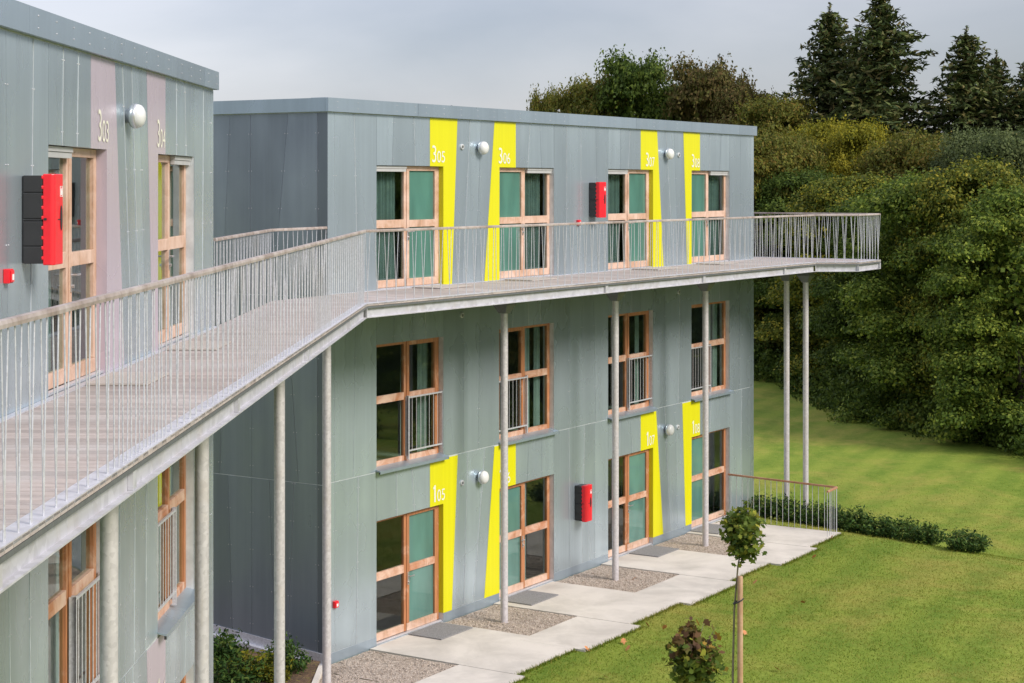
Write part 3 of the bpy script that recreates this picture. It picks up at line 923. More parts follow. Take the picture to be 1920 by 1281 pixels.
def make_call():
    r = empty('fire_call_point')
    a = MB(); a.box(0, 0.10, -0.05, -0.001, 0, 0.11); a.box(0.01, 0.09, -0.062, -0.051, 0.01, 0.10); a.build('call_housing', RED, r, bevel=0.004)
    b = MB(); b.box(0.03, 0.072, -0.065, -0.0625, 0.025, 0.07); b.build('press_plate', WHITE, r)
    return r
call0 = make_call()
CALLS = [(P, ANG_M, 8.08, 6.98, 'small red fire call point behind the walkway railing below the fire box'),
         (P, ANG_M, 0.13, 0.88, 'small red fire call point low on the near corner of the main block'),
         (PL, ANG_L, 7.80, 7.03, 'small red fire call point at the left edge, under the large red fire box')]
for i, (pf, rz, s, z, lb) in enumerate(CALLS):
    o = call0 if i == 0 else copy_tree(call0)
    o.location = pf(s, 0.001, z); o.rotation_euler = (0, 0, rz)
    tag(o, lb, 'call point', 'red fire call points')

def make_vent():
    r = empty('wall_vent')
    a = MB(); a.lathe([(0.0001, 0.028), (0.034, 0.028), (0.038, 0.030), (0.042, 0.034), (0.058, 0.030), (0.062, 0.0)], 20, 'y'); a.build('vent_ring', VENTM, r)
    b = MB()
    for k in range(4): b.box(-0.026, 0.026, -0.034, -0.030, -0.024 + k * 0.013, -0.017 + k * 0.013)
    b.build('vent_slats', BLACK, r)
    return r
vent0 = make_vent()
VENTS = [(3.93, 8.48, 'small round vent on the top floor, just right of the first yellow panel'), (12.62, 8.46, 'small round vent on the top floor, just left of the last yellow panel'),
         (3.93, 5.43, 'small round vent under the walkway, above and right of the first window'), (12.62, 5.41, 'small round vent under the walkway, near the last window'),
         (3.93, 2.39, 'small round vent on the ground floor, right of the nearest lower yellow panel'), (12.58, 2.41, 'small round vent by the farthest lower yellow panel')]
for i, (s, z, lb) in enumerate(VENTS):
    o = vent0 if i == 0 else copy_tree(vent0)
    o.location = P(s, 0.001, z); o.rotation_euler = (0, 0, ANG_M); o.scale = (0.85, 0.85, 0.85)
    tag(o, lb, 'vent', 'small round wall vents')

# door mats
def mat_thing(corners, z, m_, label):
    mb = MB(); mb.prism([(p.x, p.y, z) for p in corners], (0, 0, 0.018))
    tag(mb.build('door_mat', m_), label, 'door mat', 'door mats')
for (a, nm) in ((2.22, 'nearest the viewer, between the two largest gravel beds'), (5.18, 'second along, behind the first front post'), (10.25, 'third along, between the two middle posts'), (13.15, 'farthest along, beside the end of the path')):
    mat_thing([P(a + 0.98, 0.03), P(a, 0.03), P(a, 0.72), P(a + 0.98, 0.72)][::-1][::-1], 0.004, MATT, 'grey mat on the concrete, ' + nm)
for (a, nm) in ((2.3, 'before the first yellow panel door'), (5.3, 'before the second yellow panel door'), (10.35, 'before the third yellow panel door, right of the fire box'), (13.4, 'before the last yellow panel door')):
    mat_thing([P(a + 0.95, 0.06), P(a, 0.06), P(a, 0.66), P(a + 0.95, 0.66)], 6.005, MATD, 'beige mat on the walkway ' + nm)
for (a, nm) in ((10.0, 'before the pink panel door next to the large fire box'), (13.4, 'before the farther pink panel door')):
    mat_thing([PL(a + 0.95, 0.08), PL(a, 0.08), PL(a, 0.62), PL(a + 0.95, 0.62)], 6.005, MATD, 'beige mat on the walkway ' + nm)

# ------------------------------------------------------------------ walkway
WALK = empty('access_walkway', (F_X := -2.18, F_Y := 26.86, 6.0))
tag(WALK, 'raised walkway of timber boards and galvanised beams on steel posts, bending round both blocks', 'walkway')
OFF = Vector((-2.18, 26.86, 6.0))
def wl(p): return (p[0] - OFF.x, p[1] - OFF.y, (p[2] if len(p) > 2 else 6.0) - OFF.z)
F = Vector((-2.18, 26.86, 0)); A = P(15.7, 1.98); B = P(16.32, 2.80); Cc = P(17.95, 2.72); D = P(17.95, -2.2)
Ls = Vector((-2.60, 3.0, 0))
deck_polys = [([(Ls.x, Ls.y), (F.x, F.y), (C0.x + .03, C0.y - .02), (-3.70, 27.55), (-3.745, 22.55), (PL(-2.9, 0.01).x, 3.0)], (0, 1)),
              ([(F.x, F.y), (A.x, A.y), (P(15.7, 0.01).x, P(15.7, 0.01).y), (P(0, 0.01).x, P(0, 0.01).y)], (U.x, U.y)),
              ([(P(15.7, 0.01).x, P(15.7, 0.01).y), (A.x, A.y), (B.x, B.y), (Cc.x, Cc.y), (P(17.95, 0.01).x, P(17.95, 0.01).y)], (U.x, U.y)),
              ([(P(16.66, 0.0).x, P(16.66, 0.0).y), (P(17.95, 0.0).x, P(17.95, 0.0).y), (D.x, D.y), (P(16.66, -2.2).x, P(16.66, -2.2).y)], (U.x, U.y))]
dk = MB(); rnd = random.Random(3)
for poly, (ax, ay) in deck_polys:
    lo = min(ax * p[0] + ay * p[1] for p in poly); hi = max(ax * p[0] + ay * p[1] for p in poly)
    q = lo
    while q < hi:
        pc = clip(poly, ax, ay, -(q + 0.004)); pc = clip(pc, -ax, -ay, q + 0.141)
        if len(pc) >= 3:
            # loop orientation up
            ar = sum(pc[i][0] * pc[(i + 1) % len(pc)][1] - pc[(i + 1) % len(pc)][0] * pc[i][1] for i in range(len(pc)))
            if ar < 0: pc = pc[::-1]
            dk.prism([wl((p[0], p[1], 5.965)) for p in pc], (0, 0, 0.035), tone=rnd.uniform(0.84, 1.14))
        q += 0.145
dk.build('deck', DECK, WALK)
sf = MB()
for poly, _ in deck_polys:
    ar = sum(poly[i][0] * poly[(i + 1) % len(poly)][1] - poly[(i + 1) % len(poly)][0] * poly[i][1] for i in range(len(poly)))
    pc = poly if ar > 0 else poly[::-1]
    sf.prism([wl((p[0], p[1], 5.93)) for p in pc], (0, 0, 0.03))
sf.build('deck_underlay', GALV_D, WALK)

def seg_frame(p, q):
    d = (q - p); L = d.length; d = d / L; n = Vector((d.y, -d.x, 0))     # n = right-hand side of p->q
    return d, n, L
def seg_box(mb, p, q, o0, o1, z0, z1, e0=0.0, e1=0.0, tone=1.0):
    d, n, L = seg_frame(p, q)
    a = p - d * e0; b = q + d * e1
    loop = [a + n * o0, a + n * o1, b + n * o1, b + n * o0]
    mb.prism([wl((v.x, v.y, z0)) for v in loop][::1], (0, 0, z1 - z0), tone)
BZ0, BZ1 = 5.785, 5.995
OUTER = [(Ls, F), (F, A), (A, B), (B, Cc), (Cc, D)]
for k, (p, q) in enumerate(OUTER):
    d, n, L = seg_frame(p, q)
    # split the edge beam where the photo shows joints
    cuts = [0.0, L]
    if k == 0: cuts = [0, 5.7, 8.6, 12.6, 17.2, 21.6, L]
    if k == 1: cuts = [0, 7.3, 11.35, 15.4, L]
    for i in range(len(cuts) - 1):
        a = p + d * (cuts[i] + (0.004 if i else 0)); b = p + d * cuts[i + 1]
        bm_ = MB()
        seg_box(bm_, a, b, -0.062, -0.05, BZ0 + 0.012, BZ1 - 0.012)
        seg_box(bm_, a, b, -0.14, 0.0, BZ1 - 0.012, BZ1 + 0.003)
        seg_box(bm_, a, b, -0.14, 0.0, BZ0, BZ0 + 0.012)
        seg_box(bm_, a, b, -0.135, -0.001, 5.9985, 6.006)
        if i: seg_box(bm_, a, a + d * 0.10, -0.049, -0.012, BZ0 + 0.013, BZ1 - 0.013)
        elif k: seg_box(bm_, a, a + d * 0.012, -0.049, -0.002, BZ0 + 0.013, BZ1 - 0.013)
        bm_.build('edge_beam', GALV_B, WALK)
ws = MB()
pa, pb = PL(-2.9, 0.0), PL(16.6, 0.0)
seg_box(ws, pa, pb, 0.005, 0.07, 6.001, 6.012)
seg_box(ws, P(0, 0), P(16.6, 0), 0.005, 0.045, 6.0015, 6.012)
ws.build('wall_trim', GALV, WALK)
js = MB()                                                   # joists below the boards
for i in range(12):
    y = 4.5 + i * 2.0
    x0 = Ls.x + (F.x - Ls.x) * (y - Ls.y) / (F.y - Ls.y)
    js.prism([wl((x0 - 0.08, y - 0.04, 5.80)), wl((x0 - 0.08, y + 0.04, 5.80)), wl((x0 - 1.40, y + 0.04, 5.80)), wl((x0 - 1.40, y - 0.04, 5.80))], (0, 0, 0.125))
for i in range(8):
    s = 0.9 + i * 2.0
    a_, b_ = P(s - 0.04, 0.03), P(s + 0.04, 0.03)
    js.prism([wl((v.x, v.y, 5.80)) for v in (P(s - .04, .03), P(s - .04, 1.80), P(s + .04, 1.80), P(s + .04, .03))], (0, 0, 0.125))
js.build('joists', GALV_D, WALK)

POSTS = [PL(7.24, 0.95), PL(10.84, 0.95), PL(15.84, 0.95), Vector((-2.80, 27.0, 0)), P(3.92, 0.92), P(8.00, 0.94), P(11.93, 1.0), P(16.63, 0.86), P(16.27, 1.50)]
POSTS[0].z = POSTS[1].z = 0
for i, p in enumerate(POSTS):
    zb = -0.05 if i < 7 else -0.4
    mb = MB(); mb.tube(wl((p.x, p.y, zb)), wl((p.x, p.y, 5.52)), 0.0665, n=24)
    if i > 3: mb.tube(wl((p.x, p.y, 2.9)), wl((p.x, p.y, 2.904)), 0.0685, n=24)
    o = mb.build('support_post', GALV_P, WALK)
    rot = ANG_M if i > 3 else ANG_L
    c, s_ = math.cos(rot), math.sin(rot)
    cap = MB()
    def sq(h, z): return [wl((p.x + c * a - s_ * b, p.y + s_ * a + c * b, z)) for a, b in ((-h, -h), (h, -h), (h, h), (-h, h))]
    v8 = sq(0.072, 5.50) + sq(0.155, 5.66) + sq(0.155, 5.785)
    cap.faces(v8, [(3, 2, 1, 0), (0, 1, 5, 4), (1, 2, 6, 5), (2, 3, 7, 6), (3, 0, 4, 7), (4, 5, 9, 8), (5, 6, 10, 9), (6, 7, 11, 10), (7, 4, 8, 11), (8, 9, 10, 11)])
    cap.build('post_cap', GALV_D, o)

# ------------------------------------------------------------------ railings
def railing(name, segs, label, z0=5.997, ztop=7.115, inset=0.035, sp=0.117, hand=W_HAND, thick=0.021, lean=True, near_first=True, r=0.0056, hw=0.026):
    root = empty(name, (segs[0][0].x, segs[0][0].y, z0))
    tag(root, label, 'railing', None)
    o0 = Vector((segs[0][0].x, segs[0][0].y, z0))
    rnd = random.Random(len(label))
    hb = MB(); bars = []
    for (p, q) in segs:
        d, n, L = seg_frame(p, q)
        p = p - n * inset; q = q - n * inset
        prof = [(-hw, -thick * 2), (hw, -thick * 2), (hw * 1.05, -thick), (hw * 0.8, -0.002), (0, 0.0), (-hw * 0.8, -0.002), (-hw * 1.05, -thick)]
        k = max(1, int(L / 3.0))
        for i in range(k):                                 # handrail lengths, butted
            a = p + d * (L * i / k); b = p + d * (L * (i + 1) / k - (0.002 if i < k - 1 else 0))
            hb.prism([Vector((a.x, a.y, ztop)) + n * u_ + Vector((0, 0, w_)) - o0 for u_, w_ in prof][::-1], b - a)
        nb = int(L / sp)
        for i in range(nb + 1):
            s = min(L, i * sp)
            if lean:
                base = s + (0.56 * sp if i % 2 == 0 else -0.56 * sp) * rnd.choice([1, 1, 0.85, 1.15])
                top = s
                if (i // 14) % 3 == 2: base, top = s, s + (0.3 * sp if i % 2 else -0.2 * sp)
                base = min(max(base, 0), L); top = min(max(top, 0), L)
            else: base = top = s
            bars.append((p + d * base - Vector((o0.x, o0.y, 0)), p + d * top - Vector((o0.x, o0.y, 0))))
    hb.build('handrail', hand, root)
    zt = ztop - thick * 2 + 0.004 - z0
    fl = MB()
    order = sorted(bars, key=lambda t: ((t[0].x + o0.x) ** 2 + (t[0].y + o0.y) ** 2 if t[0].y + o0.y > 8.4 else 1e6))
    for i, (a, b) in enumerate(order):
        mb = MB() if i < 100 else fl
        mb.tube((a.x, a.y, 0.0), (b.x, b.y, zt), r, n=6, cap=False)
        if i < 100: mb.build('baluster', GALV, root)
    if len(order) > 100: tag(fl.build('balusters', GALV, root), kind='stuff')
    return root
railing('walkway_railing', [(Ls, F)], 'long near railing of slender leaning bars and grey timber handrail, along the left block')
railing('walkway_railing', [(F, A)], 'walkway railing with thin leaning bars along the front of the yellow panelled block', sp=0.121)
railing('walkway_railing', [(A, B), (B, Cc), (Cc, D)], 'railing round the end of the walkway, standing against the dark trees', sp=0.105)
R0 = Vector((-3.74, 22.62, 0)); R1 = Vector((-3.68, 27.5, 0)); R2 = C0 + Vector((0.0, 0.0, 0))
railing('walkway_railing', [(R1, R0)], 'far railing closing the gap behind the left block', inset=-0.03, sp=0.125)
railing('walkway_railing', [(R2, R1)], 'short slanting railing length that ends at the corner of the main block', inset=-0.03, sp=0.15)
G0 = P(15.16, 0.02); G1 = P(14.80, 2.86); G2 = P(14.15, 2.90)
railing('path_railing', [(G1, G0), (G2, G1)], 'low railing with orange brown handrail across the far end of the path', z0=-0.02, ztop=1.03, inset=0.0, sp=0.155, hand=W_HAND2, lean=False, hw=0.022, r=0.0065)

# roof pipe
rp_ = empty('roof_pipe', P(11.0, -5.0, H_TOP - 0.2))
a = MB(); a.tube((0, 0, 0), (0, 0, 0.55), 0.035, n=12); a.build('pipe', GALV, rp_)
a = MB(); a.lathe([(0.0001, 0.62), (0.07, 0.58), (0.07, 0.55), (0.036, 0.55)], 12); a.build('cowl', GALV_D, rp_)
tag(rp_, 'thin grey vent pipe standing on the roof of the main block', 'roof pipe')

# ------------------------------------------------------------------ plants
def leaves_mesh(name, pts, nrm, size, mats, shape='diamond', mi=None, seed=0, aspect=0.6):
    rng = np.random.default_rng(seed)
    n = len(pts)
    nrm = nrm / (np.linalg.norm(nrm, axis=1, keepdims=True) + 1e-9)
    r = rng.normal(size=(n, 3))
    a = np.cross(nrm, r); a /= (np.linalg.norm(a, axis=1, keepdims=True) + 1e-9)
    b = np.cross(nrm, a)
    sz = np.asarray(size).reshape(-1, 1) * rng.uniform(0.6, 1.45, (n, 1))
    if shape == 'diamond':
        o = [(-0.5, 0, 0), (0.05, aspect * 0.5, 0.08), (0.5, 0, 0), (0.05, -aspect * 0.5, 0.08)]
    else:   # lobed maple leaf
        o = [(-0.5, 0, 0), (-0.25, 0.36, 0.03), (-0.02, 0.24, 0.0), (0.10, 0.52, 0.05), (0.2, 0.2, 0), (0.58, 0, 0.05), (0.2, -0.2, 0), (0.10, -0.52, 0.05), (-0.02, -0.24, 0), (-0.25, -0.36, 0.03)]
    k = len(o)
    V = np.zeros((n, k, 3))
    for j, (u, v, w) in enumerate(o):
        V[:, j] = pts + sz * (a * u + b * v + nrm * w)
    me = bpy.data.meshes.new(name)
    me.vertices.add(n * k); me.vertices.foreach_set('co', V.reshape(-1))
    me.loops.add(n * k); me.loops.foreach_set('vertex_index', np.arange(n * k, dtype=np.int32))
    me.polygons.add(n); me.polygons.foreach_set('loop_start', np.arange(0, n * k, k, dtype=np.int32))
    me.polygons.foreach_set('loop_total', np.full(n, k, dtype=np.int32))
    for m_ in mats: me.materials.append(m_)
    if mi is not None: me.polygons.foreach_set('material_index', mi.astype(np.int32))
    me.update(calc_edges=True); me.validate()
    return me

def crown_points(rng, h, r, zlow, nclump, nleaf, shape='round'):
    """leaf clumps spread through the crown's volume, unevenly, with gaps"""
    P_, N_ = [], []
    prof = (lambda t: max(math.sqrt(max(0, 1 - ((t - 0.42) / 0.60) ** 2)), 0.93 if t < 0.45 and zlow < 1 else 0)) if shape == 'round' else (lambda t: (1 - t) ** 0.55 * min(1, 0.72 + t * 1.2))
    for i in range(nclump):
        t = rng.uniform(0.0 if zlow > 1 else -0.03, 0.97); t = t if t < 0 else t ** 0.95
        rr = r * prof(t) * (0.86 + 0.16 * math.sin(i * 1.7) + 0.10 * math.sin(t * 19 + i))
        ang = rng.uniform(0, 2 * math.pi)
        rad_ = rr * rng.uniform(0.45, 1.0) ** 0.5
        c = np.array([rad_ * math.cos(ang), rad_ * math.sin(ang), zlow + (h - zlow) * t])
        cr = rng.uniform(0.40, 1.12) * (r / 3.0) ** 0.5
        m = int(nleaf * cr * cr * 2.6)
        d = rng.normal(size=(m, 3)); d /= np.linalg.norm(d, axis=1, keepdims=True)
        d[:, 2] = np.where(d[:, 2] < -0.15, -d[:, 2] * 0.8, d[:, 2])
        q = rng.uniform(0.45, 1.15, (m, 1)) * (0.85 + 0.25 * np.sin(d[:, :1] * 9 + i) * np.sin(d[:, 1:2] * 9 + 2 * i))
        sq_ = np.array([1.05, 1.05, 0.92])
        P_.append(c + d * q * cr * sq_)
        N_.append(d + rng.normal(scale=0.5, size=(m, 3)) + np.array([0, 0, 0.15]))
    return np.concatenate(P_), np.concatenate(N_)

def make_crown(seed, h, r, zlow, nclump, nleaf, size, mats, shape='round'):
    rng = np.random.default_rng(seed)
    p, n = crown_points(rng, h, r, zlow, nclump, nleaf, shape)
    # darker heart of bigger leaves so that the far side does not shine through everywhere
    m = int(nclump * 26)
    d = rng.normal(size=(m, 3)); d /= np.linalg.norm(d, axis=1, keepdims=True)
    q = rng.uniform(0, 1, (m, 1)) ** 0.4
    core = d * q * np.array([r * 0.52, r * 0.52, (h - zlow) * 0.38]) + np.array([0, 0, (h + zlow) * 0.47])
    # shoots that stick out of the outline
    top = []
    for i in range(46):
        a = rng.uniform(0, 2 * math.pi); t = rng.uniform(0.35, 1.0)
        rr = r * math.sqrt(max(0.02, 1 - ((t - 0.42) / 0.60) ** 2)) * 0.96
        b = np.array([rr * math.cos(a), rr * math.sin(a), zlow + (h - zlow) * t])
        dv = np.array([math.cos(a) * 0.5, math.sin(a) * 0.5, 1.0]); dv /= np.linalg.norm(dv)
        L = rng.uniform(0.35, 0.9)
        for k in range(16): top.append(b + dv * L * k / 16 + rng.normal(scale=0.07, size=3))
    top = np.array(top)
    pts = np.concatenate([p, core, top]); nr = np.concatenate([n, rng.normal(size=(m, 3)), rng.normal(size=(len(top), 3))])
    szs = np.concatenate([np.full(len(p), size), np.full(m, size * 1.9), np.full(len(top), size * 0.9)])
    return leaves_mesh('crown', pts, nr, szs, mats, seed=seed, aspect=0.62)

def make_trunk(seed, h, r0, limbs=7, spread=0.3):
    rnd = random.Random(seed); mb = MB()
    pts = [Vector((0, 0, -0.4))]
    for i in range(1, 7): pts.append(Vector((rnd.uniform(-.12, .12) * i * .5, rnd.uniform(-.12, .12) * i * .5, h * i / 6)))
    for i in range(6): mb.tube(pts[i], pts[i + 1], r0 * (1 - i / 7), r0 * (1 - (i + 1) / 7), n=8, cap=False)
    for k in range(limbs):
        t = rnd.uniform(0.18, 0.8); i = int(t * 6); b = pts[i].lerp(pts[i + 1], t * 6 - i)
        a = k * 2.4 + rnd.uniform(-.4, .4); L = h * spread * (1.2 - t)
        m1 = b + Vector((math.cos(a) * L * .5, math.sin(a) * L * .5, L * .35)); m2 = m1 + Vector((math.cos(a) * L * .5, math.sin(a) * L * .5, L * .5))
        rr = r0 * (1 - t) * 0.6
        mb.tube(b, m1, rr, rr * .7, n=6, cap=False); mb.tube(m1, m2, rr * .7, rr * .2, n=6, cap=False)
    return mb

def mesh_of(mb, name, m_):
    o = mb.build(name, m_); me = o.data; bpy.data.objects.remove(o); return me

CR = [make_crown(21, 9.0, 3.1, 0.15, 135, 470, 0.118, [LF_GREEN]),
      make_crown(22, 9.0, 3.0, 0.15, 130, 480, 0.118, [LF_GREEN]),
      make_crown(23, 9.0, 2.7, 0.25, 115, 460, 0.115, [LF_GREEN]),
      make_crown(24, 9.0, 2.4, 2.5, 90, 330, 0.14, [LF_GREEN])]
TR = [mesh_of(make_trunk(31, 7.6, 0.17), 'trunk', BARK), mesh_of(make_trunk(32, 7.8, 0.16), 'trunk', BARK)]

def tree(X, Y, h, r, variant, leaf, label, group='deciduous trees at the edge of the wood', rot=None, name='broadleaf_tree'):
    z = ground_z(X, Y)
    root = empty(name, (X, Y, z)); tag(root, label, 'tree', group)
    me = CR[variant]; base_r = [3.1, 3.0, 2.7, 2.4][variant]
    c = bpy.data.objects.new('crown', me); COL.objects.link(c); c.parent = root
    c.scale = (r / base_r, r / base_r, h / 9.0)
    c.rotation_euler = (0, 0, rot if rot is not None else (X * 12.9898 + Y * 4.1) % 6.28)
    c.material_slots[0].link = 'OBJECT'; c.material_slots[0].material = leaf
    t_ = bpy.data.objects.new('trunk', TR[variant % 2]); COL.objects.link(t_); t_.parent = root
    t_.scale = (1, 1, h / 9.0)
    return root
def at(px, Y): return (px - 960) / 3350 * Y

FT = [  # px column, distance, height, radius, variant, leaf, label
    (1437, 78.0, 10.0, 3.0, 0, LF_OLIVE, 'olive tree immediately right of the main block, seen behind the end railing'),
    (1500, 76.5, 8.4, 2.9, 1, LF_DARK, 'dark green tree behind the two slim posts at the walkway end'),
    (1590, 71.5, 8.4, 3.0, 2, LF_MIX, 'dark tree just right of the tip of the walkway, low before the yellow bushes'),
    (1660, 66.5, 7.4, 2.8, 0, LF_DARK, 'full green tree at the lawn edge below the tallest spruce'),
    (1748, 62.0, 8.3, 3.1, 1, LF_GREEN, 'broad bright green tree over the middle of the wood edge'),
    (1822, 60.5, 8.9, 2.6, 2, LF_MIX, 'green tree rising under the right hand spruces, between two broader crowns'),
    (1915, 57.0, 7.9, 3.0, 0, LF_GREEN, 'green tree cut by the right edge of the photo, nearest of the wood'),
    (1455, 88.0, 12.0, 3.2, 1, LF_OLIVE, 'olive green tree top seen above the right end of the roof'),
    (1548, 83.0, 10.8, 2.5, 2, LF_YEL, 'yellow leaved tree glowing below the left spruce'),
    (1612, 80.0, 10.5, 2.2, 1, LF_YEL, 'smaller yellowing tree right of the yellow leaved one'),
    (1500, 80.0, 9.9, 2.4, 0, LF_OLIVE, 'olive tree between the roof end and the yellow tree'),
    (1680, 77.0, 10.0, 2.8, 0, LF_OLIVE, 'brownish olive tree below the gap right of the tallest spruce'),
    (1760, 74.0, 10.0, 2.8, 2, LF_OLIVE, 'olive tree crown in front of the foot of the right spruces'),
    (1838, 71.0, 9.9, 2.5, 1, LF_GREY, 'greyish green willow like tree at the right, behind the front row'),
    (1905, 69.0, 9.8, 2.6, 0, LF_GREY, 'grey green tree at the right edge, below the last spruce'),
    (1400, 92.0, 13.0, 2.6, 2, LF_RED, 'brown tinged tree top low over the roof end'),
    (1195, 97.0, 15.0, 2.8, 3, LF_DARK, 'tallest leafy tree over the roof, left of the russet one'),
    (1140, 99.0, 14.1, 2.5, 3, LF_OLIVE, 'olive tree crown sloping down left of the tallest leafy one'),
    (1243, 97.5, 13.5, 2.2, 3, LF_DARK, 'dark tree filling the dip between the two highest leafy crowns'),
    (1322, 94.0, 14.5, 2.6, 3, LF_RED, 'russet brown tree over the roof'),
    (1372, 93.0, 13.7, 2.0, 3, LF_RED, 'low russet crown on the right slope of the russet tree'),
    (1083, 101.0, 13.7, 2.0, 3, LF_OLIVE, 'low tree crown just showing over the parapet, at the left end of the row'),
    (1018, 103.0, 13.4, 1.3, 3, LF_OLIVE, 'tiny farthest tree top peeping over the parapet'),
    (1280, 100.0, 13.2, 2.4, 2, LF_OLIVE, 'olive tree crown low behind the russet tree'),
]
for (px, Y, h, r, v, lf, lb) in FT: tree(at(px, Y), Y, h, r, v, lf, lb)
# the same wood goes on to the right of the view (seen mirrored in the windows)
off = [(17.9, 53), (20.6, 49.5), (23.5, 46.5), (26.5, 43.5), (29.8, 41), (33.5, 38.5), (37.5, 36.5), (41.5, 34.5), (45.5, 32), (21, 57), (25, 53), (29, 49.5), (34, 45.5), (39.5, 42), (45, 38.5), (49, 29), (52, 25)]
for i, (X, Y) in enumerate(off):
    X += 5.5; Y += 3.0
    tree(X, Y, 8.4 + (i * 37 % 10) * 0.15, 3.1, i % 3, [LF_GREEN, LF_DARK, LF_OLIVE][i % 3], 'tree of the wood beyond the right edge of the view', 'trees of the wood outside the frame')

# spruces
def make_spruce(seed, h=17.0, r=3.0):
    rng = np.random.default_rng(seed)
    pts, nr, sz = [], [], []
    br = MB()
    z = 1.2
    while z < h - 0.25:
        t = z / h
        L0_ = 4.1 * (1 - math.exp(-(h - z) / 6.5)) * (0.92 + 0.16 * math.sin(z * 2.1 + seed)) + 0.10
        nb = 8 if z > 3 else 5
        a0 = rng.uniform(0, 6.28)
        for k in range(nb):
            a = a0 + 2 * math.pi * k / nb + rng.uniform(-.25, .25)
            L = L0_ * rng.uniform(0.55, 1.15)
            if rng.random() < 0.06: L *= 0.4
            up = 0.10 + 0.55 * t * t
            dirh = np.array([math.cos(a), math.sin(a), 0.0]); side = np.array([-math.sin(a), math.cos(a), 0.0])
            steps = max(4, int(L / 0.11))
            prev = None
            for j in range(steps + 1):
                u = j / steps
                c = dirh * (L * u) + np.array([0, 0, z + L * (up * u - 0.52 * u * u - 0.02) + 0.5 * max(0, u - .72) * L])
                wid = 0.30 * L * (1 - u) ** 0.7 * (0.45 + u) + 0.06
                for w in range(3 + int(wid * 9)):
                    off_ = rng.uniform(-1, 1)
                    q = c + side * off_ * wid + np.array([0, 0, -abs(off_) * 0.12 - rng.uniform(0, 0.22)]) + rng.normal(scale=0.03, size=3)
                    pts.append(q); nr.append(rng.normal(size=3) * 0.8 + side * 0.3 + np.array([0, 0, 0.7])); sz.append(0.30)
                    
            tip = dirh * L * 0.9 + np.array([0, 0, z + L * (up * .9 - 0.62 * .81)])
            br.tube((0, 0, z), tuple(tip), 0.03 * (1 - t) + 0.008, 0.006, n=4, cap=False)
        z += 0.46 - 0.16 * t
    for k in range(30): pts.append(np.array([rng.normal(scale=.04), rng.normal(scale=.04), h - 0.6 + k * 0.024])); nr.append(rng.normal(size=3)); sz.append(0.18)
    me = leaves_mesh('crown', np.array(pts), np.array(nr), np.array(sz), [LF_SPR], seed=seed, aspect=0.34)
    br.tube((0, 0, -0.5), (0, 0, h), 0.24, 0.02, n=8)
    return me, mesh_of(br, 'trunk', BARK)
SPR = [make_spruce(5), make_spruce(9)]
SP = [(1556, 90.0, 0, 16.9, 4.0, 'left spruce, with long branches reaching out over the leafy trees'),
      (1652, 87.0, 1, 17.4, 4.3, 'tallest and densest spruce, second from the left'),
      (1618, 93.0, 1, 15.2, 3.8, 'dark spruce tucked between the two tallest'),
      (1812, 85.0, 0, 15.3, 4.0, 'third large spruce from the left, standing apart before the gap'),
      (1868, 88.0, 1, 14.4, 3.2, 'slimmer spruce between the third one and the right edge'),
      (1932, 84.0, 0, 13.9, 3.6, 'spruce at the right edge of the photo'),
      (1722, 92.0, 0, 11.4, 3.4, 'low spruce filling the dip between the tallest spruce and the third')]
for (px, Y, v, h, r, lb) in SP:
    X = at(px, Y); z = ground_z(X, Y)
    root = empty('spruce_tree', (X, Y, z)); tag(root, lb, 'spruce tree', 'spruces above the wood')
    for nm, me in zip(('crown', 'trunk'), SPR[v]):
        c = bpy.data.objects.new(nm, me); COL.objects.link(c); c.parent = root
        c.scale = (r / 3.0, r / 3.0, (h - z) / 17.0); c.rotation_euler = (0, 0, px * 0.37)

# undergrowth along the foot of the wood
rng = np.random.default_rng(77)
edge = [(9.0, 79.0), (10.6, 76.0), (11.9, 74.0), (12.7, 66.8), (13.5, 61.7), (14.8, 59.5), (15.9, 57.0), (17.0, 51.5), (20, 47.0), (26, 41.5), (34, 36.5)]
pts, nr = [], []
for i in range(len(edge) - 1):
    a = np.array(edge[i]); b = np.array(edge[i + 1]); L = np.linalg.norm(b - a)
    out_ = np.array([(b - a)[1], -(b - a)[0]]) / L * -1
    for k in range(int(L * (13 if i < 7 else 4))):
        c = a + (b - a) * rng.uniform() + out_ * rng.uniform(-1.3, 1.4)
        zb = ground_z(c[0], c[1]); m_ = 90
        d = rng.normal(size=(m_, 3)); d /= np.linalg.norm(d, axis=1, keepdims=True)
        cr = rng.uniform(0.35, 0.8)
        q = np.array([c[0], c[1], zb + rng.uniform(0.1, 1.1)]) + d * cr * rng.uniform(0.4, 1, (m_, 1))
        q[:, 2] = np.maximum(q[:, 2], zb + 0.02)
        pts.append(q); nr.append(d + rng.normal(scale=.5, size=(m_, 3)))
me = leaves_mesh('undergrowth', np.concatenate(pts), np.concatenate(nr), 0.14, [LF_DARK], seed=3)
ug = bpy.data.objects.new('undergrowth', me); COL.objects.link(ug)
tag(ug, 'dark undergrowth along the foot of the wood where the lawn ends', 'undergrowth', kind='stuff')

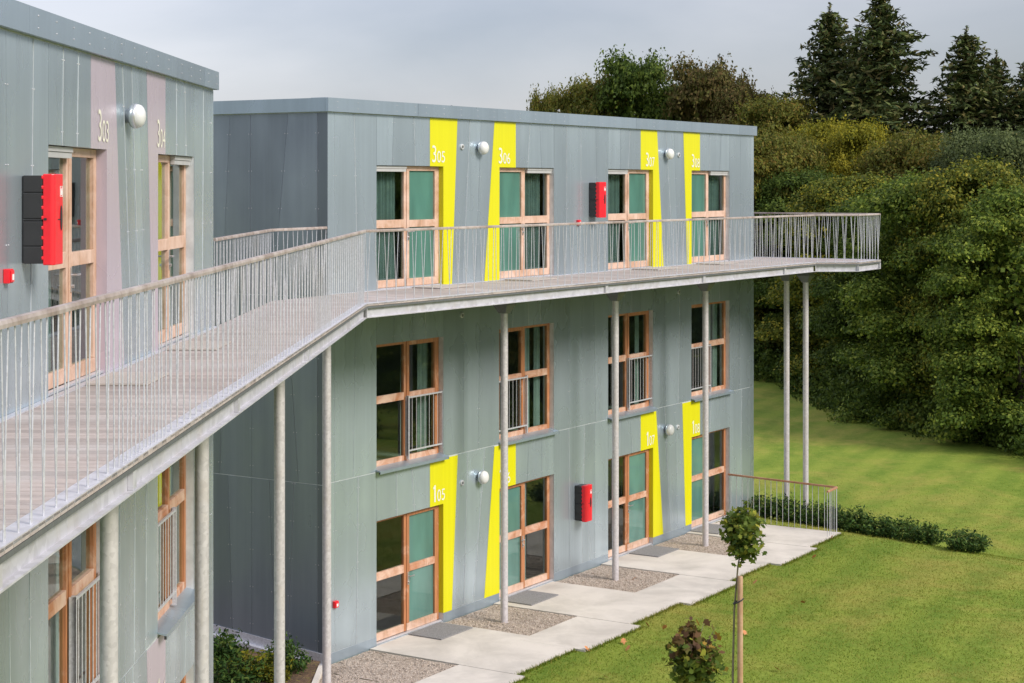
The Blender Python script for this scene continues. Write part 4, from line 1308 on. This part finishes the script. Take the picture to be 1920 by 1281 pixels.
# shrubs
def shrub_mesh(seed, r, h, n, size, mats, aspect=0.4):
    rng = np.random.default_rng(seed)
    pts, nr = [], []
    for s in range(int(n / 14)):
        a = rng.uniform(0, 6.28); rr = r * rng.uniform(0, 1) ** 0.6
        base = np.array([rr * 0.5 * math.cos(a), rr * 0.5 * math.sin(a), 0.0])
        tip = np.array([rr * math.cos(a), rr * math.sin(a), h * (1 - 0.45 * (rr / r) ** 2) * rng.uniform(0.65, 1.1)])
        for k in range(14):
            u = (k + 1) / 14
            pts.append(base + (tip - base) * u ** 0.8 + rng.normal(scale=0.035, size=3))
            nr.append((tip - base) * 0.3 + rng.normal(scale=0.5, size=3) + np.array([0, 0, 0.4]))
    pts = np.array(pts); pts[:, 2] = np.maximum(pts[:, 2], 0.01)
    return leaves_mesh('foliage', pts, np.array(nr), size, mats, seed=seed, aspect=aspect)
def stems_mesh(seed, r, h):
    rnd = random.Random(seed); mb = MB()
    for k in range(9):
        a = rnd.uniform(0, 6.28); q = r * rnd.uniform(.2, .8)
        mb.tube((q * .3 * math.cos(a), q * .3 * math.sin(a), -0.05), (q * math.cos(a), q * math.sin(a), h * 0.75), 0.009, 0.004, n=5, cap=False)
    return mesh_of(mb, 'stem', BARK)
SH = [shrub_mesh(41, 0.55, 0.62, 1700, 0.10, [LF_LAUREL]), shrub_mesh(42, 0.5, 0.7, 1500, 0.10, [LF_LAUREL]), shrub_mesh(43, 0.6, 0.55, 1700, 0.085, [LF_LAUREL])]
ST = stems_mesh(44, 0.45, 0.55)
def shrub(X, Y, v, sc, hz, leaf, label, group):
    root = empty('shrub', (X, Y, ground_z(X, Y))); tag(root, label, 'shrub', group)
    c = bpy.data.objects.new('foliage', SH[v]); COL.objects.link(c); c.parent = root
    c.scale = (sc, sc, hz); c.rotation_euler = (0, 0, X * 3.1)
    c.material_slots[0].link = 'OBJECT'; c.material_slots[0].material = leaf
    s = bpy.data.objects.new('stem', ST); COL.objects.link(s); s.parent = root; s.scale = (sc, sc, hz)
def gp(px, py, z): Y = 3350 * (EYE - z) / (py - 348); return ((px - 960) / 3350 * Y, Y)
for (px, py, v, sc, hz, lb) in [
    (1432, 968, 0, 0.9, 1.1, 'green shrub behind the path railing, next to the building corner'),
    (1476, 975, 1, 0.9, 1.0, 'green shrub at the foot of the left one of the two slim posts'),
    (1522, 980, 2, 0.9, 1.2, 'green shrub at the foot of the right one of the two slim posts'),
    (1562, 985, 0, 0.8, 1.2, 'green shrub just inside the outer corner of the path railing'),
    (1605, 995, 1, 0.95, 1.0, 'laurel shrub next outside the path corner'),
    (1652, 1003, 0, 0.95, 0.95, 'laurel shrub second outside the path corner, in the middle of the row'),
    (1698, 1010, 2, 0.85, 1.15, 'laurel shrub with upright tips, third outside the path corner'),
    (1742, 1021, 1, 0.8, 0.85, 'laurel shrub that ends the joined row on the lawn crest'),
    (1814, 1036, 0, 0.95, 0.95, 'lone laurel shrub standing apart on the lawn, right of the row')]:
    X, Y = gp(px, py, -0.12)
    shrub(X, Y, v, sc, hz * 0.82, LF_LAUREL, lb, 'laurel shrubs beyond the path')
for (X, Y, v, sc, hz, lf, lb) in [
    (-4.62, 28.7, 1, 0.9, 0.95, LF_LAUREL, 'dark green shrub at the left end of the bed under the gable'),
    (-4.02, 28.25, 0, 0.95, 0.75, LF_GOLD, 'golden green shrub in the middle of the bed under the gable'),
    (-3.62, 28.55, 2, 0.7, 1.05, LF_LAUREL, 'dark green shrub in the bed nearest the building corner'),
    (-4.35, 27.9, 2, 0.95, 0.8, LF_LAUREL, 'low green shrub at the front of the bed under the gable'),
    (-3.70, 28.0, 1, 0.5, 0.45, LF_GOLD, 'small golden plant at the front of the bed, near the kerb')]:
    shrub(X, Y, v, sc, hz, lf, lb, 'shrubs in the bed')

# young trees on the lawn
def young_tree(X, Y, zc, cw, ch, trunkpts, mats, label, seed, redtop=False, n=1050, cx=0.11):
    root = empty('young_maple', (X, Y, ground_z(X, Y))); z0 = ground_z(X, Y)
    tag(root, label, 'young tree', 'young maples on the lawn')
    rng = np.random.default_rng(seed)
    pts, nr = [], []
    for k in range(34):
        a = rng.uniform(0, 6.28); t = rng.uniform(-1, 1)
        rr = math.sqrt(1 - t * t) * (0.8 + 0.22 * math.sin(a * 2 + seed)) * (1.0 if t > -0.2 else 0.75)
        tip = np.array([cw * rr * math.cos(a), cw * rr * math.sin(a), zc + ch * t * 0.95]) + np.array([cx, 0, 0])
        for j in range(n // 34):
            u = rng.uniform(0.4, 1.05)
            c0 = np.array([cx, 0.0, zc - ch * 0.5 + ch * (t + 1) * 0.35])
            pts.append(c0 + (tip - c0) * u + rng.normal(scale=0.055, size=3))
            nr.append(rng.normal(scale=0.6, size=3) + np.array([0.4 * math.cos(a), 0.4 * math.sin(a), 0.75]))
    pts = np.array(pts); nr = np.array(nr)
    mi = (pts[:, 2] > zc + rng.normal(scale=ch * 0.4, size=len(pts)) + 0.14).astype(int) if redtop else np.zeros(len(pts))
    me = leaves_mesh('crown', pts, nr, 0.082, mats, 'maple', mi, seed)
    c = bpy.data.objects.new('crown', me); COL.objects.link(c); c.parent = root
    tb = MB()
    for i in range(len(trunkpts) - 1):
        tb.tube(trunkpts[i], trunkpts[i + 1], 0.017 - 0.002 * i, 0.015 - 0.002 * i, n=8, cap=False)
    tp = Vector(trunkpts[-1]); rnd = random.Random(seed)
    for k in range(9):
        a = k * 0.9; tb.tube(tp + Vector((0, 0, -0.35 + k * 0.04)), tp + Vector((cw * .7 * math.cos(a), cw * .7 * math.sin(a), -0.05 + k * 0.06)), 0.006, 0.002, n=5, cap=False)
    tb.build('trunk', BARK_Y, root)
young_tree(2.995, 24.0, 3.13, 0.36, 0.36, [(-.03, 0, -0.1), (-0.03, 0, 1.2), (-0.01, 0.0, 2.1), (0.04, 0, 2.7), (0.12, 0, 3.15)], [LF_MAPLE, LF_MAPLE2],
           'young maple with a round green crown on a thin stem, tied to the timber stake', 61)
young_tree(2.03, 20.0, 2.50, 0.36, 0.40, [(0, 0, -0.1), (0.01, 0, 1.0), (0.0, 0, 1.9), (0.0, 0, 2.5)], [LF_MAPLE, LF_MAPLE2],
           'young maple with russet top leaves at the bottom of the picture', 67, True, cx=0.03)
st = empty('tree_stake', (3.06, 23.96, ground_z(3, 24))); tag(st, 'pale round timber stake beside the green young maple', 'stake')
a = MB(); a.lathe([(0.037, -0.2), (0.038, 1.5), (0.037, 2.56), (0.033, 2.575), (0.0001, 2.577)], 14); a.build('pole', STAKE, st)
sp_ = MB()
for k in range(18):
    t0 = 2 * math.pi * k / 18; t1 = 2 * math.pi * (k + 1) / 18
    def e(t_): return (-0.025 + 0.066 * math.cos(t_), 0.044 * math.sin(t_), 2.24 + 0.035 * math.cos(t_))
    sp_.tube(e(t0), e(t1), 0.011, n=6)
sp_.build('strap', BLACK, st)

# grass: short blades on the near lawn, longer against the path edge
def region_ok(X, Y):
    s, d = sd_of(X, Y)
    lim = 3.0
    for (a, b, dd) in reach:
        if a <= s <= b: lim = dd
    if s > 14.82: lim = -50 if (d < 3.2 and s > 15.3) else 3.0 if s < 14.9 else -50
    return d > lim + 0.005
rng = np.random.default_rng(8)
NB = 240000
X = rng.uniform(-1.5, 15.5, NB); Y = rng.uniform(26.3, 52, NB)
keep = (np.abs(X / Y) < 0.295) & (X > -1.5) & (rng.uniform(0, 1, NB) > (Y - 34) / 18)
X, Y = X[keep], Y[keep]
ok = np.array([region_ok(a, b) for a, b in zip(X, Y)])
X, Y = X[ok], Y[ok]
hts = np.full(len(X), 0.030)
ex, ey = [], []
for (a, b, dd) in reach:
    for k in range(int((b - a) * 260)):
        p_ = P(rng.uniform(a, b), dd + abs(rng.normal(scale=0.05)) + 0.004); ex.append(p_.x); ey.append(p_.y)
X = np.concatenate([X, ex]); Y = np.concatenate([Y, ey]); hts = np.concatenate([hts, np.full(len(ex), 0.06)])
n = len(X)
Z = np.array([ground_z(a, b) for a, b in zip(X, Y)])
ang = rng.uniform(0, 6.28, n); hh = hts * rng.uniform(0.4, 1.3, n); w = 0.007
lean = rng.normal(scale=0.03, size=(n, 2))
V = np.zeros((n, 3, 3))
V[:, 0] = np.stack([X - np.cos(ang) * w, Y - np.sin(ang) * w, Z - 0.004], 1)
V[:, 1] = np.stack([X + np.cos(ang) * w, Y + np.sin(ang) * w, Z - 0.004], 1)
V[:, 2] = np.stack([X + lean[:, 0], Y + lean[:, 1], Z + hh], 1)
me = bpy.data.meshes.new('grass')
me.vertices.add(n * 3); me.vertices.foreach_set('co', V.reshape(-1))
me.loops.add(n * 3); me.loops.foreach_set('vertex_index', np.arange(n * 3, dtype=np.int32))
me.polygons.add(n); me.polygons.foreach_set('loop_start', np.arange(0, n * 3, 3, dtype=np.int32)); me.polygons.foreach_set('loop_total', np.full(n, 3, dtype=np.int32))
me.materials.append(BLADES); me.update(calc_edges=True)
go = bpy.data.objects.new('grass', me); COL.objects.link(go)
tag(go, 'short mown grass blades on the near lawn beside the path', 'grass', kind='stuff')

# fallen leaves
LEAF_D = plain('dry_leaf', (0.56, 0.24, 0.09), 0.8, 0, 0.2, 20)
lf0 = None
spots = [(1100, 1218, 'on the grass edge beside the path, left of the lawn'), (1213, 1173, 'on the grass by the second path step from the bottom'), (1246, 1178, 'on the grass just right of the one by the path step'),
         (1416, 1093, 'on the grass just right of the stake top'), (1395, 1188, 'on the grass right beside the stake'), (1457, 1256, 'on the lowest part of the lawn right of the stake'),
         (1506, 1131, 'alone on the open lawn right of the stake'), (1527, 1045, 'at the concrete step near the end of the path'), (1560, 1009, 'at the outer path corner below the railing'),
         (1169, 1204, 'on the lawn below the path step, above the russet maple'), (1134, 1270, 'at the bottom of the lawn left of the russet maple'), (1345, 1222, 'on the lawn between the russet maple and the stake'),
         (1189, 1085, 'on the gravel square by the lower red fire box'), (1178, 1217, 'lowest on the lawn left of the russet maple crown')]
for i, (px, py, w_) in enumerate(spots):
    X, Y = gp(px, py, 0.0)
    if lf0 is None:
        me = leaves_mesh('fallen_leaf', np.array([[0, 0, 0.02]]), np.array([[0.25, -0.3, 1.0]]), 0.15, [LEAF_D], 'maple', None, 5)
        lf0 = bpy.data.objects.new('fallen_leaf', me); COL.objects.link(lf0); o = lf0
    else:
        o = lf0.copy(); COL.objects.link(o)
    o.location = (X, Y, ground_z(X, Y) + (0.035 if i != 12 else 0.02)); o.rotation_euler = (0.5 * math.sin(i), 0.4, i * 1.3)
    tag(o, 'dry orange brown leaf ' + w_, 'leaf', 'fallen leaves')
